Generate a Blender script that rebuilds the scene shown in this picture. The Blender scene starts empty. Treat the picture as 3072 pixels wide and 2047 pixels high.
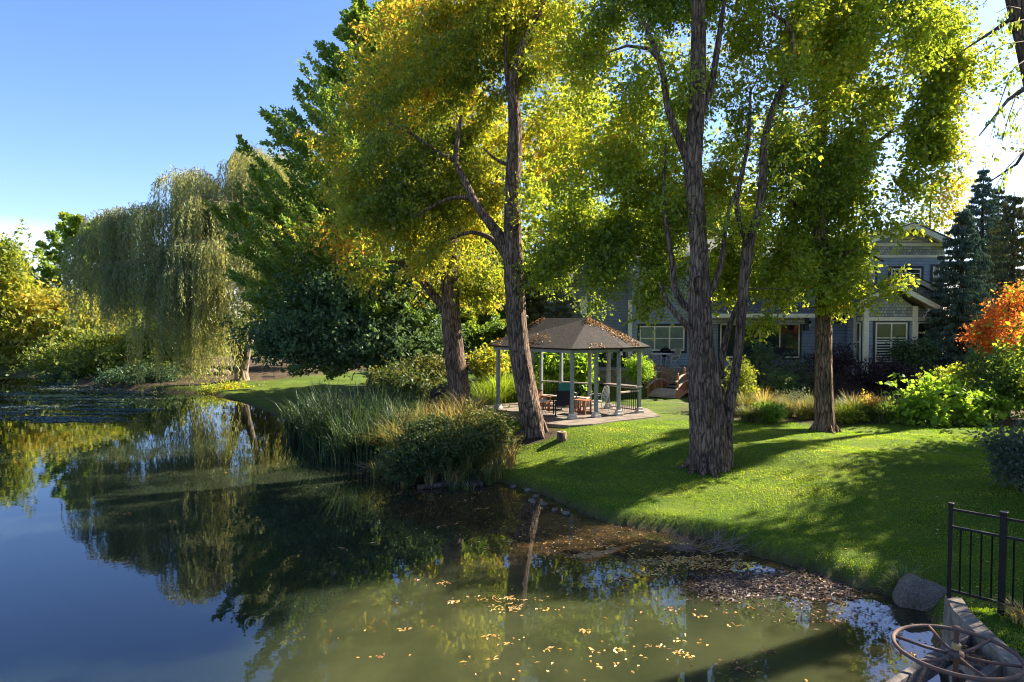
import bpy, math, random
import numpy as np
from math import sin, cos, pi, radians
R = np.random.default_rng(7); random.seed(7)
S = bpy.context.scene; C = S.collection
# ------------------------------------------------------------ camera, sky, sun, exposure
K = 1024/2353.0; F = 1024*24/36.0; CZ = 4.8; PITCH = radians(2.05)
cd = bpy.data.cameras.new('camera'); cam = bpy.data.objects.new('camera', cd); C.objects.link(cam)
cam.location = (0, 0, CZ); cam.rotation_euler = (pi/2-PITCH, 0, 0)
cd.lens = 24; cd.sensor_width = 36; cd.clip_end = 5000; cd.clip_start = .05
S.camera = cam
SUN_AZ, SUN_EL = radians(62), radians(34)      # azimuth clockwise from +Y
w = bpy.data.worlds.new("World"); S.world = w; w.use_nodes = True
nt = w.node_tree; nt.nodes.clear()
def N(t, typ, **kw):
    n = t.nodes.new(typ)
    for k, v in kw.items():
        if k == 'ins':
            for a, b in v.items(): n.inputs[a].default_value = b
        else: setattr(n, k, v)
    return n
def LK(t, a, b): t.links.new(a, b)
sky = N(nt, 'ShaderNodeTexSky', sky_type='NISHITA', sun_disc=False, sun_elevation=SUN_EL, sun_rotation=SUN_AZ, altitude=800, air_density=1.0, dust_density=1.0, ozone_density=3.0)
hs = N(nt, 'ShaderNodeHueSaturation', ins={'Saturation': 1.12, 'Value': 1.0})
tc = N(nt, 'ShaderNodeTexCoord'); mp = N(nt, 'ShaderNodeMapping', ins={'Scale': (1, 1, 4)})
cn = N(nt, 'ShaderNodeTexNoise', ins={'Scale': 2.0, 'Detail': 6, 'Roughness': .5, 'Distortion': .3})
cr = N(nt, 'ShaderNodeValToRGB'); cr.color_ramp.elements[0].position = .3; cr.color_ramp.elements[1].position = .6
cr.color_ramp.elements[1].color = (.85, .85, .85, 1)
sx = N(nt, 'ShaderNodeSeparateXYZ')
mz = N(nt, 'ShaderNodeMapRange', ins={'From Min': .12, 'From Max': .1, 'To Min': 0, 'To Max': 1})   # thin cloud lies low
mz2 = N(nt, 'ShaderNodeMapRange', ins={'From Min': .055, 'From Max': .08, 'To Min': .1, 'To Max': 1})
mm = N(nt, 'ShaderNodeMath', operation='MULTIPLY'); mm2 = N(nt, 'ShaderNodeMath', operation='MULTIPLY')
mx = N(nt, 'ShaderNodeMix', data_type='RGBA'); mx.inputs[7].default_value = (5.6, 6, 6.8, 1)
bg = N(nt, 'ShaderNodeBackground', ins={'Strength': .082}); wo = N(nt, 'ShaderNodeOutputWorld')
LK(nt, tc.outputs['Generated'], mp.inputs[0]); LK(nt, mp.outputs[0], cn.inputs[0]); LK(nt, cn.outputs[0], cr.inputs[0])
LK(nt, tc.outputs['Generated'], sx.inputs[0]); LK(nt, sx.outputs[2], mz.inputs[0]); LK(nt, sx.outputs[2], mz2.inputs[0])
LK(nt, cr.outputs[0], mm.inputs[0]); LK(nt, mz.outputs[0], mm.inputs[1]); mw = N(nt, 'ShaderNodeMapRange', ins={'From Min': -.5, 'From Max': -.58, 'To Min': .08, 'To Max': 1}); mm3 = N(nt, 'ShaderNodeMath', operation='MULTIPLY'); LK(nt, sx.outputs[0], mw.inputs[0]); LK(nt, mw.outputs[0], mm3.inputs[1]); LK(nt, mm.outputs[0], mm3.inputs[0]); LK(nt, mm3.outputs[0], mm2.inputs[0]); LK(nt, mz2.outputs[0], mm2.inputs[1])
gr = N(nt, 'ShaderNodeMix', data_type='RGBA', blend_type='MULTIPLY'); gr.inputs[0].default_value = 1; gr.inputs[7].default_value = (.86, .8, .92, 1); gr.clamp_result = False
LK(nt, sky.outputs[0], hs.inputs['Color']); LK(nt, hs.outputs[0], gr.inputs[6]); LK(nt, gr.outputs[2], mx.inputs[6]); LK(nt, mm2.outputs[0], mx.inputs[0])
LK(nt, mx.outputs[2], bg.inputs[0]); LK(nt, bg.outputs[0], wo.inputs[0])
sl = bpy.data.lights.new('sun', 'SUN'); sun = bpy.data.objects.new('sun', sl); C.objects.link(sun)
sl.energy = 5.0; sl.angle = radians(.55); sl.color = (1, .89, .72)
sun.rotation_euler = (pi/2-SUN_EL, 0, -SUN_AZ+pi); sun.location = (40, 40, 60)
S.view_settings.view_transform = 'Standard'; S.view_settings.look = 'None'; S.view_settings.gamma = 1
S.view_settings.exposure = 2.0; S.view_settings.use_curve_mapping = False
cy = S.cycles; cy.max_bounces = 8; cy.diffuse_bounces = 5; cy.glossy_bounces = 3; cy.transmission_bounces = 4
cy.transparent_max_bounces = 6; cy.caustics_reflective = False; cy.caustics_refractive = False
cy.use_denoising = True; cy.pixel_filter_type = 'BLACKMAN_HARRIS'; cy.filter_width = 1.05; cy.sample_clamp_indirect = 6

# ------------------------------------------------------------ pixel (of a 2353-wide view) -> world helpers
def ray(x, y):
    a = (x*K-512)/F; b = (y*K-341)/F
    return np.array([a, cos(PITCH)-b*sin(PITCH), -sin(PITCH)-b*cos(PITCH)])
def at(x, y, Y):
    d = ray(x, y); t = Y/d[1]
    return np.array([d[0]*t, Y, CZ+d[2]*t])
def onz(x, y, z):
    d = ray(x, y); t = (z-CZ)/d[2]
    return np.array([d[0]*t, d[1]*t, z])
def mpp(Y): return K/F*Y            # metres per px at depth Y
# ------------------------------------------------------------ naming
def tag(o, label=None, cat=None, group=None, kind=None):
    if label: o['label'] = label
    if cat: o['category'] = cat
    if group: o['group'] = group
    if kind: o['kind'] = kind
    return o
def thing(name, label, cat, loc=(0, 0, 0), group=None, rz=0):
    o = bpy.data.objects.new(name, None); C.objects.link(o); o.location = tuple(float(v) for v in loc); o.rotation_euler = (0, 0, rz)
    o.empty_display_size = .2
    return tag(o, label, cat, group)
def link(name, me, mat, parent=None, local=False):
    o = bpy.data.objects.new(name, me); C.objects.link(o)
    if mat is not None:
        for m in (mat if isinstance(mat, (list, tuple)) else [mat]): me.materials.append(m)
    if parent is not None:
        o.parent = parent
        if not local:
            from mathutils import Matrix
            o.matrix_parent_inverse = (Matrix.Translation(parent.location) @ Matrix.Rotation(parent.rotation_euler.z, 4, 'Z')).inverted()
    return o
def npmesh(name, V, quads=None, tris=None, attrs=None, smooth=False, pattrs=None):
    me = bpy.data.meshes.new(name); V = np.asarray(V, np.float32).reshape(-1, 3)
    nq = 0 if quads is None else len(quads); ntr = 0 if tris is None else len(tris)
    me.vertices.add(len(V)); me.vertices.foreach_set('co', V.ravel())
    loops = []; tot = []
    if nq: loops.append(np.asarray(quads, np.int32).ravel()); tot.append(np.full(nq, 4, np.int32))
    if ntr: loops.append(np.asarray(tris, np.int32).ravel()); tot.append(np.full(ntr, 3, np.int32))
    loops = np.concatenate(loops); tot = np.concatenate(tot)
    me.loops.add(len(loops)); me.loops.foreach_set('vertex_index', loops)
    me.polygons.add(len(tot)); st = np.concatenate([[0], np.cumsum(tot)[:-1]]).astype(np.int32)
    me.polygons.foreach_set('loop_start', st); me.polygons.foreach_set('loop_total', tot)
    me.polygons.foreach_set('use_smooth', np.full(len(tot), smooth))
    me.update(calc_edges=True)
    for k, a in (attrs or {}).items():
        at_ = me.attributes.new(k, 'FLOAT', 'FACE'); at_.data.foreach_set('value', np.asarray(a, np.float32))
    for k, a in (pattrs or {}).items():
        at_ = me.attributes.new(k, 'FLOAT', 'POINT'); at_.data.foreach_set('value', np.asarray(a, np.float32))
    return me
# ------------------------------------------------------------ mesh collector
class MB:
    def __init__(s): s.V = []; s.Fc = []; s.n = 0; s.sm = False
    def add(s, V, Fc):
        s.V += [tuple(map(float, v)) for v in V]; s.Fc += [tuple(i+s.n for i in f) for f in Fc]; s.n = len(s.V); return s
    def box(s, c, d, rz=0, tilt=None):
        x, y, z = [q/2 for q in d]; P = []
        for sx_, sy, sz in ((-1,-1,-1),(1,-1,-1),(1,1,-1),(-1,1,-1),(-1,-1,1),(1,-1,1),(1,1,1),(-1,1,1)):
            a, b, e = sx_*x, sy*y, sz*z
            P.append((c[0]+a*cos(rz)-b*sin(rz), c[1]+a*sin(rz)+b*cos(rz), c[2]+e))
        return s.add(P, [(0,3,2,1),(4,5,6,7),(0,1,5,4),(1,2,6,5),(2,3,7,6),(3,0,4,7)])
    def ext(s, x0, x1, y0, y1, z0, z1): return s.box(((x0+x1)/2, (y0+y1)/2, (z0+z1)/2), (abs(x1-x0), abs(y1-y0), abs(z1-z0)))
    def bar(s, p, q, wd, h, up=(0, 0, 1)):
        p = np.array(p, float); q = np.array(q, float); d = q-p; d /= max(np.linalg.norm(d), 1e-9)
        u = np.array(up, float)
        if abs(d@u) > .95: u = np.array([0, 1, 0.])
        a = np.cross(d, u); a /= np.linalg.norm(a); b = np.cross(a, d)
        P = []
        for e in (p, q):
            for i, j in ((-1,-1),(1,-1),(1,1),(-1,1)): P.append(e+a*i*wd/2+b*j*h/2)
        return s.add(P, [(0,1,2,3),(7,6,5,4),(0,4,5,1),(1,5,6,2),(2,6,7,3),(3,7,4,0)])
    def tube(s, pts, rad, n=8, cap=True):
        pts = [np.array(p, float) for p in pts]
        if not hasattr(rad, '__len__'): rad = [rad]*len(pts)
        V, Fc = tubegeo(pts, rad, n, cap); return s.add(V, Fc)
    def lathe(s, c, prof, n=12):
        P = []; m = len(prof)
        for r, z in prof:
            for k in range(n): P.append((c[0]+r*cos(2*pi*k/n), c[1]+r*sin(2*pi*k/n), c[2]+z))
        Fc = [(i*n+k, i*n+(k+1) % n, (i+1)*n+(k+1) % n, (i+1)*n+k) for i in range(m-1) for k in range(n)]
        Fc += [tuple(range(n))[::-1], tuple((m-1)*n+k for k in range(n))]
        return s.add(P, Fc)
    def prism(s, poly, z0, z1):
        n = len(poly); P = [(p[0], p[1], z0) for p in poly]+[(p[0], p[1], z1) for p in poly]
        return s.add(P, [tuple(range(n))[::-1], tuple(range(n, 2*n))]+[(i, (i+1) % n, n+(i+1) % n, n+i) for i in range(n)])
    def xprism(s, poly, y0, y1):     # poly in x,z extruded along y
        n = len(poly); P = [(p[0], y0, p[1]) for p in poly]+[(p[0], y1, p[1]) for p in poly]
        return s.add(P, [tuple(range(n)), tuple(range(n, 2*n))[::-1]]+[(i, n+i, n+(i+1) % n, (i+1) % n) for i in range(n)])
    def build(s, name, mat, parent=None, smooth=False, bevel=0, local=False):
        me = bpy.data.meshes.new(name); me.from_pydata(s.V, [], s.Fc); me.update()
        if smooth: me.polygons.foreach_set('use_smooth', [True]*len(me.polygons))
        o = link(name, me, mat, parent, local)
        if bevel:
            m = o.modifiers.new('bevel', 'BEVEL'); m.width = bevel; m.segments = 2; m.limit_method = 'ANGLE'
        return o
def tubegeo(pts, rad, n, cap=True, disp=None):
    P = np.array(pts, float); m = len(P)
    T = np.gradient(P, axis=0); T /= np.maximum(np.linalg.norm(T, axis=1, keepdims=True), 1e-9)
    a = np.cross(T[0], [1, 0, 0] if abs(T[0][0]) < .8 else [0, 1, 0]); a /= np.linalg.norm(a)
    V = []; th = np.arange(n)*2*pi/n
    for i in range(m):
        a = a-T[i]*(a@T[i]); a /= np.linalg.norm(a); b = np.cross(T[i], a)
        r = rad[i]*(disp(th, i) if disp else 1)
        V.append(P[i]+np.outer(np.cos(th)*r, a)+np.outer(np.sin(th)*r, b))
    V = np.concatenate(V)
    Fc = [(i*n+k, i*n+(k+1) % n, (i+1)*n+(k+1) % n, (i+1)*n+k) for i in range(m-1) for k in range(n)]
    if cap: Fc += [tuple(range(n))[::-1], tuple((m-1)*n+k for k in range(n))]
    return V, Fc
# ------------------------------------------------------------ materials
def mat(name, color=(.5, .5, .5), rough=.8, noise=None, bump=None, metal=0, spec=.5, scale=(1, 1, 1), coat=0):
    """noise=(scale, colour2, low, high) blotches; bump=(scale, strength, distance)"""
    m = bpy.data.materials.new(name); m.use_nodes = True; t = m.node_tree; p = t.nodes['Principled BSDF']
    p.inputs['Base Color'].default_value = (*color, 1); p.inputs['Roughness'].default_value = rough
    p.inputs['Metallic'].default_value = metal; p.inputs['Specular IOR Level'].default_value = spec
    if noise or bump:
        g = N(t, 'ShaderNodeNewGeometry'); q = N(t, 'ShaderNodeMapping', ins={'Scale': scale}); LK(t, g.outputs['Position'], q.inputs[0])
    if noise:
        n = N(t, 'ShaderNodeTexNoise', ins={'Scale': noise[0], 'Detail': 6, 'Roughness': .6}); LK(t, q.outputs[0], n.inputs[0])
        r = N(t, 'ShaderNodeMapRange', ins={'From Min': noise[2], 'From Max': noise[3]}); LK(t, n.outputs[0], r.inputs[0])
        x = N(t, 'ShaderNodeMix', data_type='RGBA'); x.inputs[6].default_value = (*color, 1); x.inputs[7].default_value = (*noise[1], 1)
        LK(t, r.outputs[0], x.inputs[0]); LK(t, x.outputs[2], p.inputs['Base Color'])
    if bump:
        n2 = N(t, 'ShaderNodeTexNoise', ins={'Scale': bump[0], 'Detail': 5}); LK(t, q.outputs[0], n2.inputs[0])
        b = N(t, 'ShaderNodeBump', ins={'Strength': bump[1], 'Distance': bump[2]}); LK(t, n2.outputs[0], b.inputs['Height']); LK(t, b.outputs[0], p.inputs['Normal'])
    return m
def leafmat(name, stops, trans=.5, gain=1.7, gloss=.025, shift=(1.1, 1.0, .55)):
    m = bpy.data.materials.new(name); m.use_nodes = True; t = m.node_tree; t.nodes.clear()
    a = N(t, 'ShaderNodeAttribute', attribute_name='tint'); r = N(t, 'ShaderNodeValToRGB'); e = r.color_ramp.elements
    while len(e) < len(stops): e.new(.5)
    for i, (p, c) in enumerate(stops): e[i].position = p; e[i].color = (*c, 1)
    LK(t, a.outputs['Fac'], r.inputs[0])
    d = N(t, 'ShaderNodeBsdfDiffuse'); tr = N(t, 'ShaderNodeBsdfTranslucent'); g = N(t, 'ShaderNodeBsdfGlossy', ins={'Roughness': .5, 'Color': (.9, .95, 1, 1)})
    v = N(t, 'ShaderNodeMix', data_type='RGBA', blend_type='MULTIPLY'); v.inputs[0].default_value = 1; v.inputs[7].default_value = (gain*1.4*shift[0], gain*1.4*shift[1], gain*1.4*shift[2], 1); v.clamp_result = False
    m1 = N(t, 'ShaderNodeMixShader', ins={0: trans}); m2 = N(t, 'ShaderNodeMixShader', ins={0: gloss}); o = N(t, 'ShaderNodeOutputMaterial')
    v0 = N(t, 'ShaderNodeMix', data_type='RGBA', blend_type='MULTIPLY'); v0.inputs[0].default_value = 1; v0.inputs[7].default_value = (1.7, 1.7, 1.7, 1); v0.clamp_result = False
    LK(t, r.outputs[0], v0.inputs[6]); LK(t, v0.outputs[2], d.inputs[0]); LK(t, r.outputs[0], v.inputs[6]); LK(t, v.outputs[2], tr.inputs[0])
    LK(t, d.outputs[0], m1.inputs[1]); LK(t, tr.outputs[0], m1.inputs[2]); LK(t, m1.outputs[0], m2.inputs[1]); LK(t, g.outputs[0], m2.inputs[2]); LK(t, m2.outputs[0], o.inputs[0])
    return m
def barkmat(name, c1, c2, zs=.16, sc=14, strength=.9, dist=.03):
    m = bpy.data.materials.new(name); m.use_nodes = True; t = m.node_tree; p = t.nodes['Principled BSDF']
    g = N(t, 'ShaderNodeNewGeometry'); q = N(t, 'ShaderNodeMapping', ins={'Scale': (1, 1, zs)}); LK(t, g.outputs['Position'], q.inputs[0])
    n0 = N(t, 'ShaderNodeTexNoise', ins={'Scale': 2.2, 'Detail': 3}); LK(t, g.outputs['Position'], n0.inputs[0])
    mxv = N(t, 'ShaderNodeMix', data_type='VECTOR'); mxv.inputs[0].default_value = .12
    LK(t, q.outputs[0], mxv.inputs[4]); LK(t, n0.outputs['Color'], mxv.inputs[5])
    vo = N(t, 'ShaderNodeTexVoronoi', feature='DISTANCE_TO_EDGE', ins={'Scale': sc}); LK(t, mxv.outputs[1], vo.inputs[0])
    n1 = N(t, 'ShaderNodeTexNoise', ins={'Scale': sc*1.6, 'Detail': 7, 'Roughness': .65}); LK(t, mxv.outputs[1], n1.inputs[0])
    ad = N(t, 'ShaderNodeMath', operation='MULTIPLY_ADD', ins={1: 1.6}); LK(t, vo.outputs[0], ad.inputs[0]); LK(t, n1.outputs[0], ad.inputs[2])
    mr = N(t, 'ShaderNodeMapRange', ins={'From Min': .42, 'From Max': .95}); LK(t, ad.outputs[0], mr.inputs[0])
    x = N(t, 'ShaderNodeMix', data_type='RGBA'); x.inputs[6].default_value = (*c1, 1); x.inputs[7].default_value = (*c2, 1); LK(t, mr.outputs[0], x.inputs[0])
    n3 = N(t, 'ShaderNodeTexNoise', ins={'Scale': 1.1, 'Detail': 7, 'Roughness': .6}); LK(t, g.outputs['Position'], n3.inputs[0])
    x2 = N(t, 'ShaderNodeMix', data_type='RGBA', blend_type='MULTIPLY'); x2.inputs[0].default_value = .7
    mr3 = N(t, 'ShaderNodeMapRange', ins={'From Min': .3, 'From Max': .7, 'To Min': .3, 'To Max': 1.5}); LK(t, n3.outputs[0], mr3.inputs[0])
    LK(t, x.outputs[2], x2.inputs[6]); LK(t, mr3.outputs[0], x2.inputs[7]); LK(t, x2.outputs[2], p.inputs['Base Color'])
    b = N(t, 'ShaderNodeBump', ins={'Strength': strength, 'Distance': dist}); LK(t, ad.outputs[0], b.inputs['Height']); LK(t, b.outputs[0], p.inputs['Normal'])
    p.inputs['Roughness'].default_value = .92; p.inputs['Specular IOR Level'].default_value = .25
    return m
def sidingmat(name, col, pitch=.16, vert=False, shingle=False):
    m = bpy.data.materials.new(name); m.use_nodes = True; t = m.node_tree; p = t.nodes['Principled BSDF']; p.inputs['Roughness'].default_value = .6
    g = N(t, 'ShaderNodeNewGeometry'); s_ = N(t, 'ShaderNodeSeparateXYZ'); LK(t, g.outputs['Position'], s_.inputs[0])
    d = N(t, 'ShaderNodeMath', operation='DIVIDE', ins={1: pitch}); LK(t, s_.outputs[2], d.inputs[0])
    f = N(t, 'ShaderNodeMath', operation='FRACT'); LK(t, d.outputs[0], f.inputs[0])
    lt = N(t, 'ShaderNodeMapRange', ins={'From Min': .84, 'From Max': .97}); LK(t, f.outputs[0], lt.inputs[0])
    n = N(t, 'ShaderNodeTexNoise', ins={'Scale': 3, 'Detail': 5}); LK(t, g.outputs['Position'], n.inputs[0])
    mr = N(t, 'ShaderNodeMapRange', ins={'From Min': .3, 'From Max': .7, 'To Min': .85, 'To Max': 1.15}); LK(t, n.outputs[0], mr.inputs[0])
    x = N(t, 'ShaderNodeMix', data_type='RGBA', blend_type='MULTIPLY'); x.inputs[0].default_value = 1; x.inputs[6].default_value = (*col, 1); LK(t, mr.outputs[0], x.inputs[7])
    x2 = N(t, 'ShaderNodeMix', data_type='RGBA'); LK(t, lt.outputs[0], x2.inputs[0]); LK(t, x.outputs[2], x2.inputs[6]); x2.inputs[7].default_value = (col[0]*.35, col[1]*.35, col[2]*.4, 1)
    LK(t, x2.outputs[2], p.inputs['Base Color'])
    b = N(t, 'ShaderNodeBump', ins={'Strength': .6, 'Distance': .02}); LK(t, f.outputs[0], b.inputs['Height']); LK(t, b.outputs[0], p.inputs['Normal'])
    if shingle:
        br = N(t, 'ShaderNodeTexBrick', ins={'Scale': 1/.3, 'Color1': (col[0]*.7, col[1]*.7, col[2]*.7, 1), 'Color2': (col[0]*1.4, col[1]*1.4, col[2]*1.3, 1), 'Mortar': (col[0]*.3, col[1]*.3, col[2]*.3, 1), 'Mortar Size': .03, 'Row Height': .5})
        cb = N(t, 'ShaderNodeCombineXYZ'); LK(t, s_.outputs[0], cb.inputs[0]); LK(t, s_.outputs[2], cb.inputs[1]); LK(t, cb.outputs[0], br.inputs[0]); LK(t, br.outputs[0], p.inputs['Base Color'])
    return m
M = {}
M['bark'] = barkmat('bark', (.024, .014, .01), (.25, .165, .115))
M['bark_warm'] = barkmat('bark_warm', (.035, .02, .012), (.28, .175, .105))
M['bark_far'] = barkmat('bark_far', (.03, .022, .017), (.12, .09, .07), sc=8, strength=.5)
M['bark_pale'] = barkmat('bark_pale', (.1, .07, .05), (.34, .26, .19), sc=6)
M['heartwood'] = mat('heartwood', (.12, .05, .025), .9, (9, (.03, .014, .01), .4, .6), (20, .8, .02), scale=(1, 1, .25))
M['locust'] = leafmat('locust_leaf', [(0, (.06, .095, .016)), (.4, (.135, .18, .018)), (.75, (.22, .24, .022)), (.93, (.29, .23, .025)), (1, (.32, .15, .02))], .6, 2.0)
M['locust_gold'] = leafmat('locust_gold_leaf', [(0, (.06, .09, .016)), (.4, (.14, .17, .018)), (.7, (.24, .22, .022)), (.88, (.32, .2, .025)), (1, (.3, .12, .025))], .6, 2.0)
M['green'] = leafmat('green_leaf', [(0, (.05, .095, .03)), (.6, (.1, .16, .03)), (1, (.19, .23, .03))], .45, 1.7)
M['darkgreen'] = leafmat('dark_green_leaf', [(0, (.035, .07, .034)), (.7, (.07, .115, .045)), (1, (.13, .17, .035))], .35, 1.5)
M['willow'] = leafmat('willow_leaf', [(0, (.1, .125, .055)), (.45, (.19, .2, .065)), (.8, (.3, .26, .055)), (1, (.38, .24, .035))],   .45, 1.5, gloss=.03, shift=(1.05, 1, .7))
M['yellow'] = leafmat('yellow_leaf', [(0, (.06, .09, .016)), (.5, (.14, .17, .022)), (1, (.27, .22, .03))], .5, 1.7)
M['needle'] = leafmat('spruce_needle', [(0, (.03, .055, .045)), (.7, (.07, .105, .075)), (1, (.13, .16, .08))], .18, 1.2, shift=(1, 1, .8))
M['needle_warm'] = leafmat('pine_needle', [(0, (.03, .04, .02)), (.7, (.09, .1, .04)), (1, (.2, .15, .05))], .2, 1.2)
M['red'] = leafmat('red_maple_leaf', [(0, (.2, .05, .02)), (.5, (.38, .14, .025)), (1, (.45, .25, .04))], .5, 1.5, shift=(1.1, .9, .7))
M['bankgreen'] = leafmat('bank_leaf', [(0, (.018, .038, .014)), (.6, (.045, .07, .018)), (1, (.13, .12, .025))], .35, 1.4)  # greens darkened so the bank bushes look shaded
M['purple'] = leafmat('purple_leaf', [(0, (.014, .01, .012)), (1, (.045, .025, .028))], .3, 1.3, shift=(1.2, .8, .8))
M['bright'] = leafmat('bright_leaf', [(0, (.06, .12, .014)), (1, (.17, .26, .03))], .55, 1.8)
M['sage'] = leafmat('sage_leaf', [(0, (.05, .07, .045)), (1, (.14, .17, .11))], .35, 1.3)
M['reed'] = leafmat('reed_blade', [(0, (.015, .032, .014)), (.6, (.036, .064, .022)), (.85, (.12, .13, .045)), (1, (.3, .2, .09))], .35, 1.5)
M['straw'] = leafmat('straw_blade', [(0, (.05, .08, .02)), (.5, (.13, .13, .04)), (1, (.3, .22, .09))], .45, 1.5)
M['lime'] = leafmat('lime_blade', [(0, (.06, .12, .012)), (1, (.2, .26, .03))], .55, 1.7)
M['turf'] = leafmat('turf_blade', [(0, (.055, .11, .007)), (.6, (.12, .175, .01)), (1, (.28, .25, .04))], .62, 2.0, gloss=.02, shift=(1.05, 1, .4))
M['litter'] = leafmat('fallen_leaf', [(0, (.08, .04, .02)), (.4, (.22, .12, .045)), (.75, (.45, .27, .06)), (1, (.55, .42, .2))], .25, 1.2)
M['litter_dark'] = leafmat('sodden_leaf', [(0, (.03, .022, .018)), (1, (.13, .085, .06))], .1, 1)
M['weed'] = leafmat('pond_weed', [(0, (.06, .085, .075)), (.7, (.12, .15, .12)), (1, (.3, .29, .07))], .1, 1)
M['postgrey'] = mat('post_paint', (.25, .28, .25), .7, (6, (.17, .19, .17), .4, .7), (30, .2, .01))
M['cream'] = mat('cream_trim', (.85, .79, .63), .55, (3, (.7, .65, .5), .4, .7))
M['conc'] = mat('concrete', (.3, .25, .195), .9, (5, (.15, .12, .09), .38, .62), (25, .8, .03))
M['concold'] = mat('mossy_concrete', (.16, .135, .1), .95, (4, (.08, .08, .035), .4, .6), (20, .7, .03))
M['roofg'] = mat('weathered_shingle', (.012, .01, .01), .9, (7, (.045, .025, .016), .45, .7), (40, .8, .03))
M['roof'] = sidingmat('asphalt_shingle', (.1, .09, .09), .14, shingle=True)
M['blue'] = sidingmat('blue_siding', (.28, .345, .46), .17)
M['shake'] = sidingmat('grey_shake', (.34, .36, .34), .22, shingle=True)
M['darktrim'] = mat('dark_blue_trim', (.02, .028, .04), .5)
M['glass'] = mat('window_glass', (.03, .045, .045), .05, spec=.8)
M['blind'] = mat('window_blind', (.2, .25, .19), .6, (1.5, (.13, .17, .13), .4, .6))
M['black'] = mat('black_metal', (.004, .004, .005), .45, spec=.25, bump=(60, .1, .005))
M['blackfab'] = mat('black_fabric', (.012, .013, .02), .9)
M['teal'] = mat('teal_fabric', (.03, .2, .16), .8, (12, (.02, .15, .12), .4, .6))
M['tan'] = mat('tan_fabric', (.28, .26, .23), .85)
M['white'] = mat('white_metal', (.6, .58, .52), .5, (20, (.4, .36, .3), .5, .7))
M['redwood'] = mat('stained_redwood', (.46, .16, .075), .6, (14, (.32, .1, .05), .4, .65), scale=(1, 1, .3))
M['orangewood'] = mat('orange_wood', (.38, .13, .05), .6, (14, (.24, .08, .035), .4, .65), (40, .3, .01))
M['deck'] = mat('bleached_decking', (.52, .43, .34), .85, (10, (.3, .24, .19), .4, .65), (30, .4, .01))
M['oldwood'] = mat('weathered_plank', (.16, .135, .115), .9, (12, (.08, .065, .055), .4, .6), (30, .6, .015), scale=(1, .3, 1))
M['rust'] = mat('rusty_iron', (.1, .075, .065), .85, (22, (.17, .075, .04), .42, .6), (70, .6, .006))
M['brass'] = mat('yellowed_nut', (.35, .25, .09), .5)
M['stone'] = mat('granite', (.24, .19, .145), .95, (45, (.1, .08, .06), .35, .65), (22, 1, .05))
M['soilm'] = mat('bark_mulch', (.05, .035, .024), 1, (12, (.1, .07, .045), .4, .7), (30, .9, .03))
M['twig'] = mat('dry_twig', (.24, .18, .13), .9)
M['tanwall'] = mat('tan_stucco', (.42, .3, .22), .9, (3, (.36, .25, .18), .4, .6))
M['cutwood'] = mat('cut_wood', (.5, .36, .2), .9, (30, (.35, .23, .12), .4, .6))
M['umber'] = mat('terracotta_mulch', (.33, .2, .13), .95, (6, (.25, .14, .08), .4, .6))
# ------------------------------------------------------------ shoreline and terrain
shore_px = [(2171,1392),(2120,1400),(2070,1378),(1950,1348),(1850,1308),(1700,1270),(1640,1246),(1560,1230),(1400,1205),(1300,1163),(1240,1135),(1150,1108),(1080,1118),(900,1105),(880,1062),(830,1030),(700,1005),(655,965),(600,940),(540,918),(480,905),(300,896),(200,885),(120,868),(0,858)]
SH = [onz(x, y, 0)[:2] for x, y in shore_px]
SH = [(5.5, 5.2), (5.55, 7.3), (5.75, 8.6), (5.97, 9.35)] + [tuple(p) for p in SH[1:]]
POND = np.array([(5.3, -8)] + SH + [(-58, 62), (-60, 30), (-50, -8)])
def sdist(x, y):
    """signed distance to the waterline, positive on land"""
    x = np.asarray(x, float); y = np.asarray(y, float); sh = x.shape; x = x.ravel(); y = y.ravel()
    d = np.full(x.shape, 1e9); ins = np.zeros(x.shape, bool); n = len(POND)
    for i in range(n):
        ax, ay = POND[i]; bx, by = POND[(i+1) % n]; dx, dy = bx-ax, by-ay
        t = np.clip(((x-ax)*dx+(y-ay)*dy)/(dx*dx+dy*dy), 0, 1)
        d = np.minimum(d, np.hypot(x-ax-t*dx, y-ay-t*dy))
        c = ((ay > y) != (by > y)); xx = ax+(y-ay)/(by-ay if by != ay else 1e-9)*dx
        ins ^= c & (x < xx)
    return np.where(ins, -d, d).reshape(sh)
def ss(t): t = np.clip(t, 0, 1); return t*t*(3-2*t)
def inell(x, y, cx, cy, rx, ry, soft=.35):
    return 1-ss((np.hypot((x-cx)/rx, (y-cy)/ry)-1)/soft)
def gz(x, y, d=None):
    x = np.asarray(x, float); y = np.asarray(y, float)
    d = sdist(x, y) if d is None else d
    w1 = .06*np.sin(x*1.3+y*.7)*np.sin(y*1.1-x*.4)
    right = ss((x+4)/6)
    z = (.22+.1*right)*ss(d/.35)+(.25+.55*right)*ss(d/6.5)+.85*ss((y-32.2)/2.6)*ss((x+1)/6)+w1*ss(d/3)
    z = z+.25*ss((y-38)/15)*(1-right)
    pad = .93*ss((x-5.75)/.12)*ss((10.6-y)/1.8)*(y > 3)*ss(d/.12)
    z = np.maximum(z, pad)
    mk = inell(x, y, 3.9, 26.6, 4.0, 3.4, .7)*ss(d/2.5); z = z*(1-mk)+1.12*mk
    zb = -.05-1.1*ss(-d/7)
    return np.where(d > 0, z-.03, zb)
def gh(x, y): return float(gz(np.array([x]), np.array([y]))[0])
def grd(x, y):
    """ground point under a pixel"""
    d = ray(x, y); ts = np.linspace(5, 120, 6000); P = np.array([0, 0, CZ])+ts[:, None]*d
    z = gz(P[:, 0], P[:, 1]); k = np.argmax(P[:, 2] < np.maximum(z, 0)); p = P[k].copy(); p[2] = max(z[k], 0); return p
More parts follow.
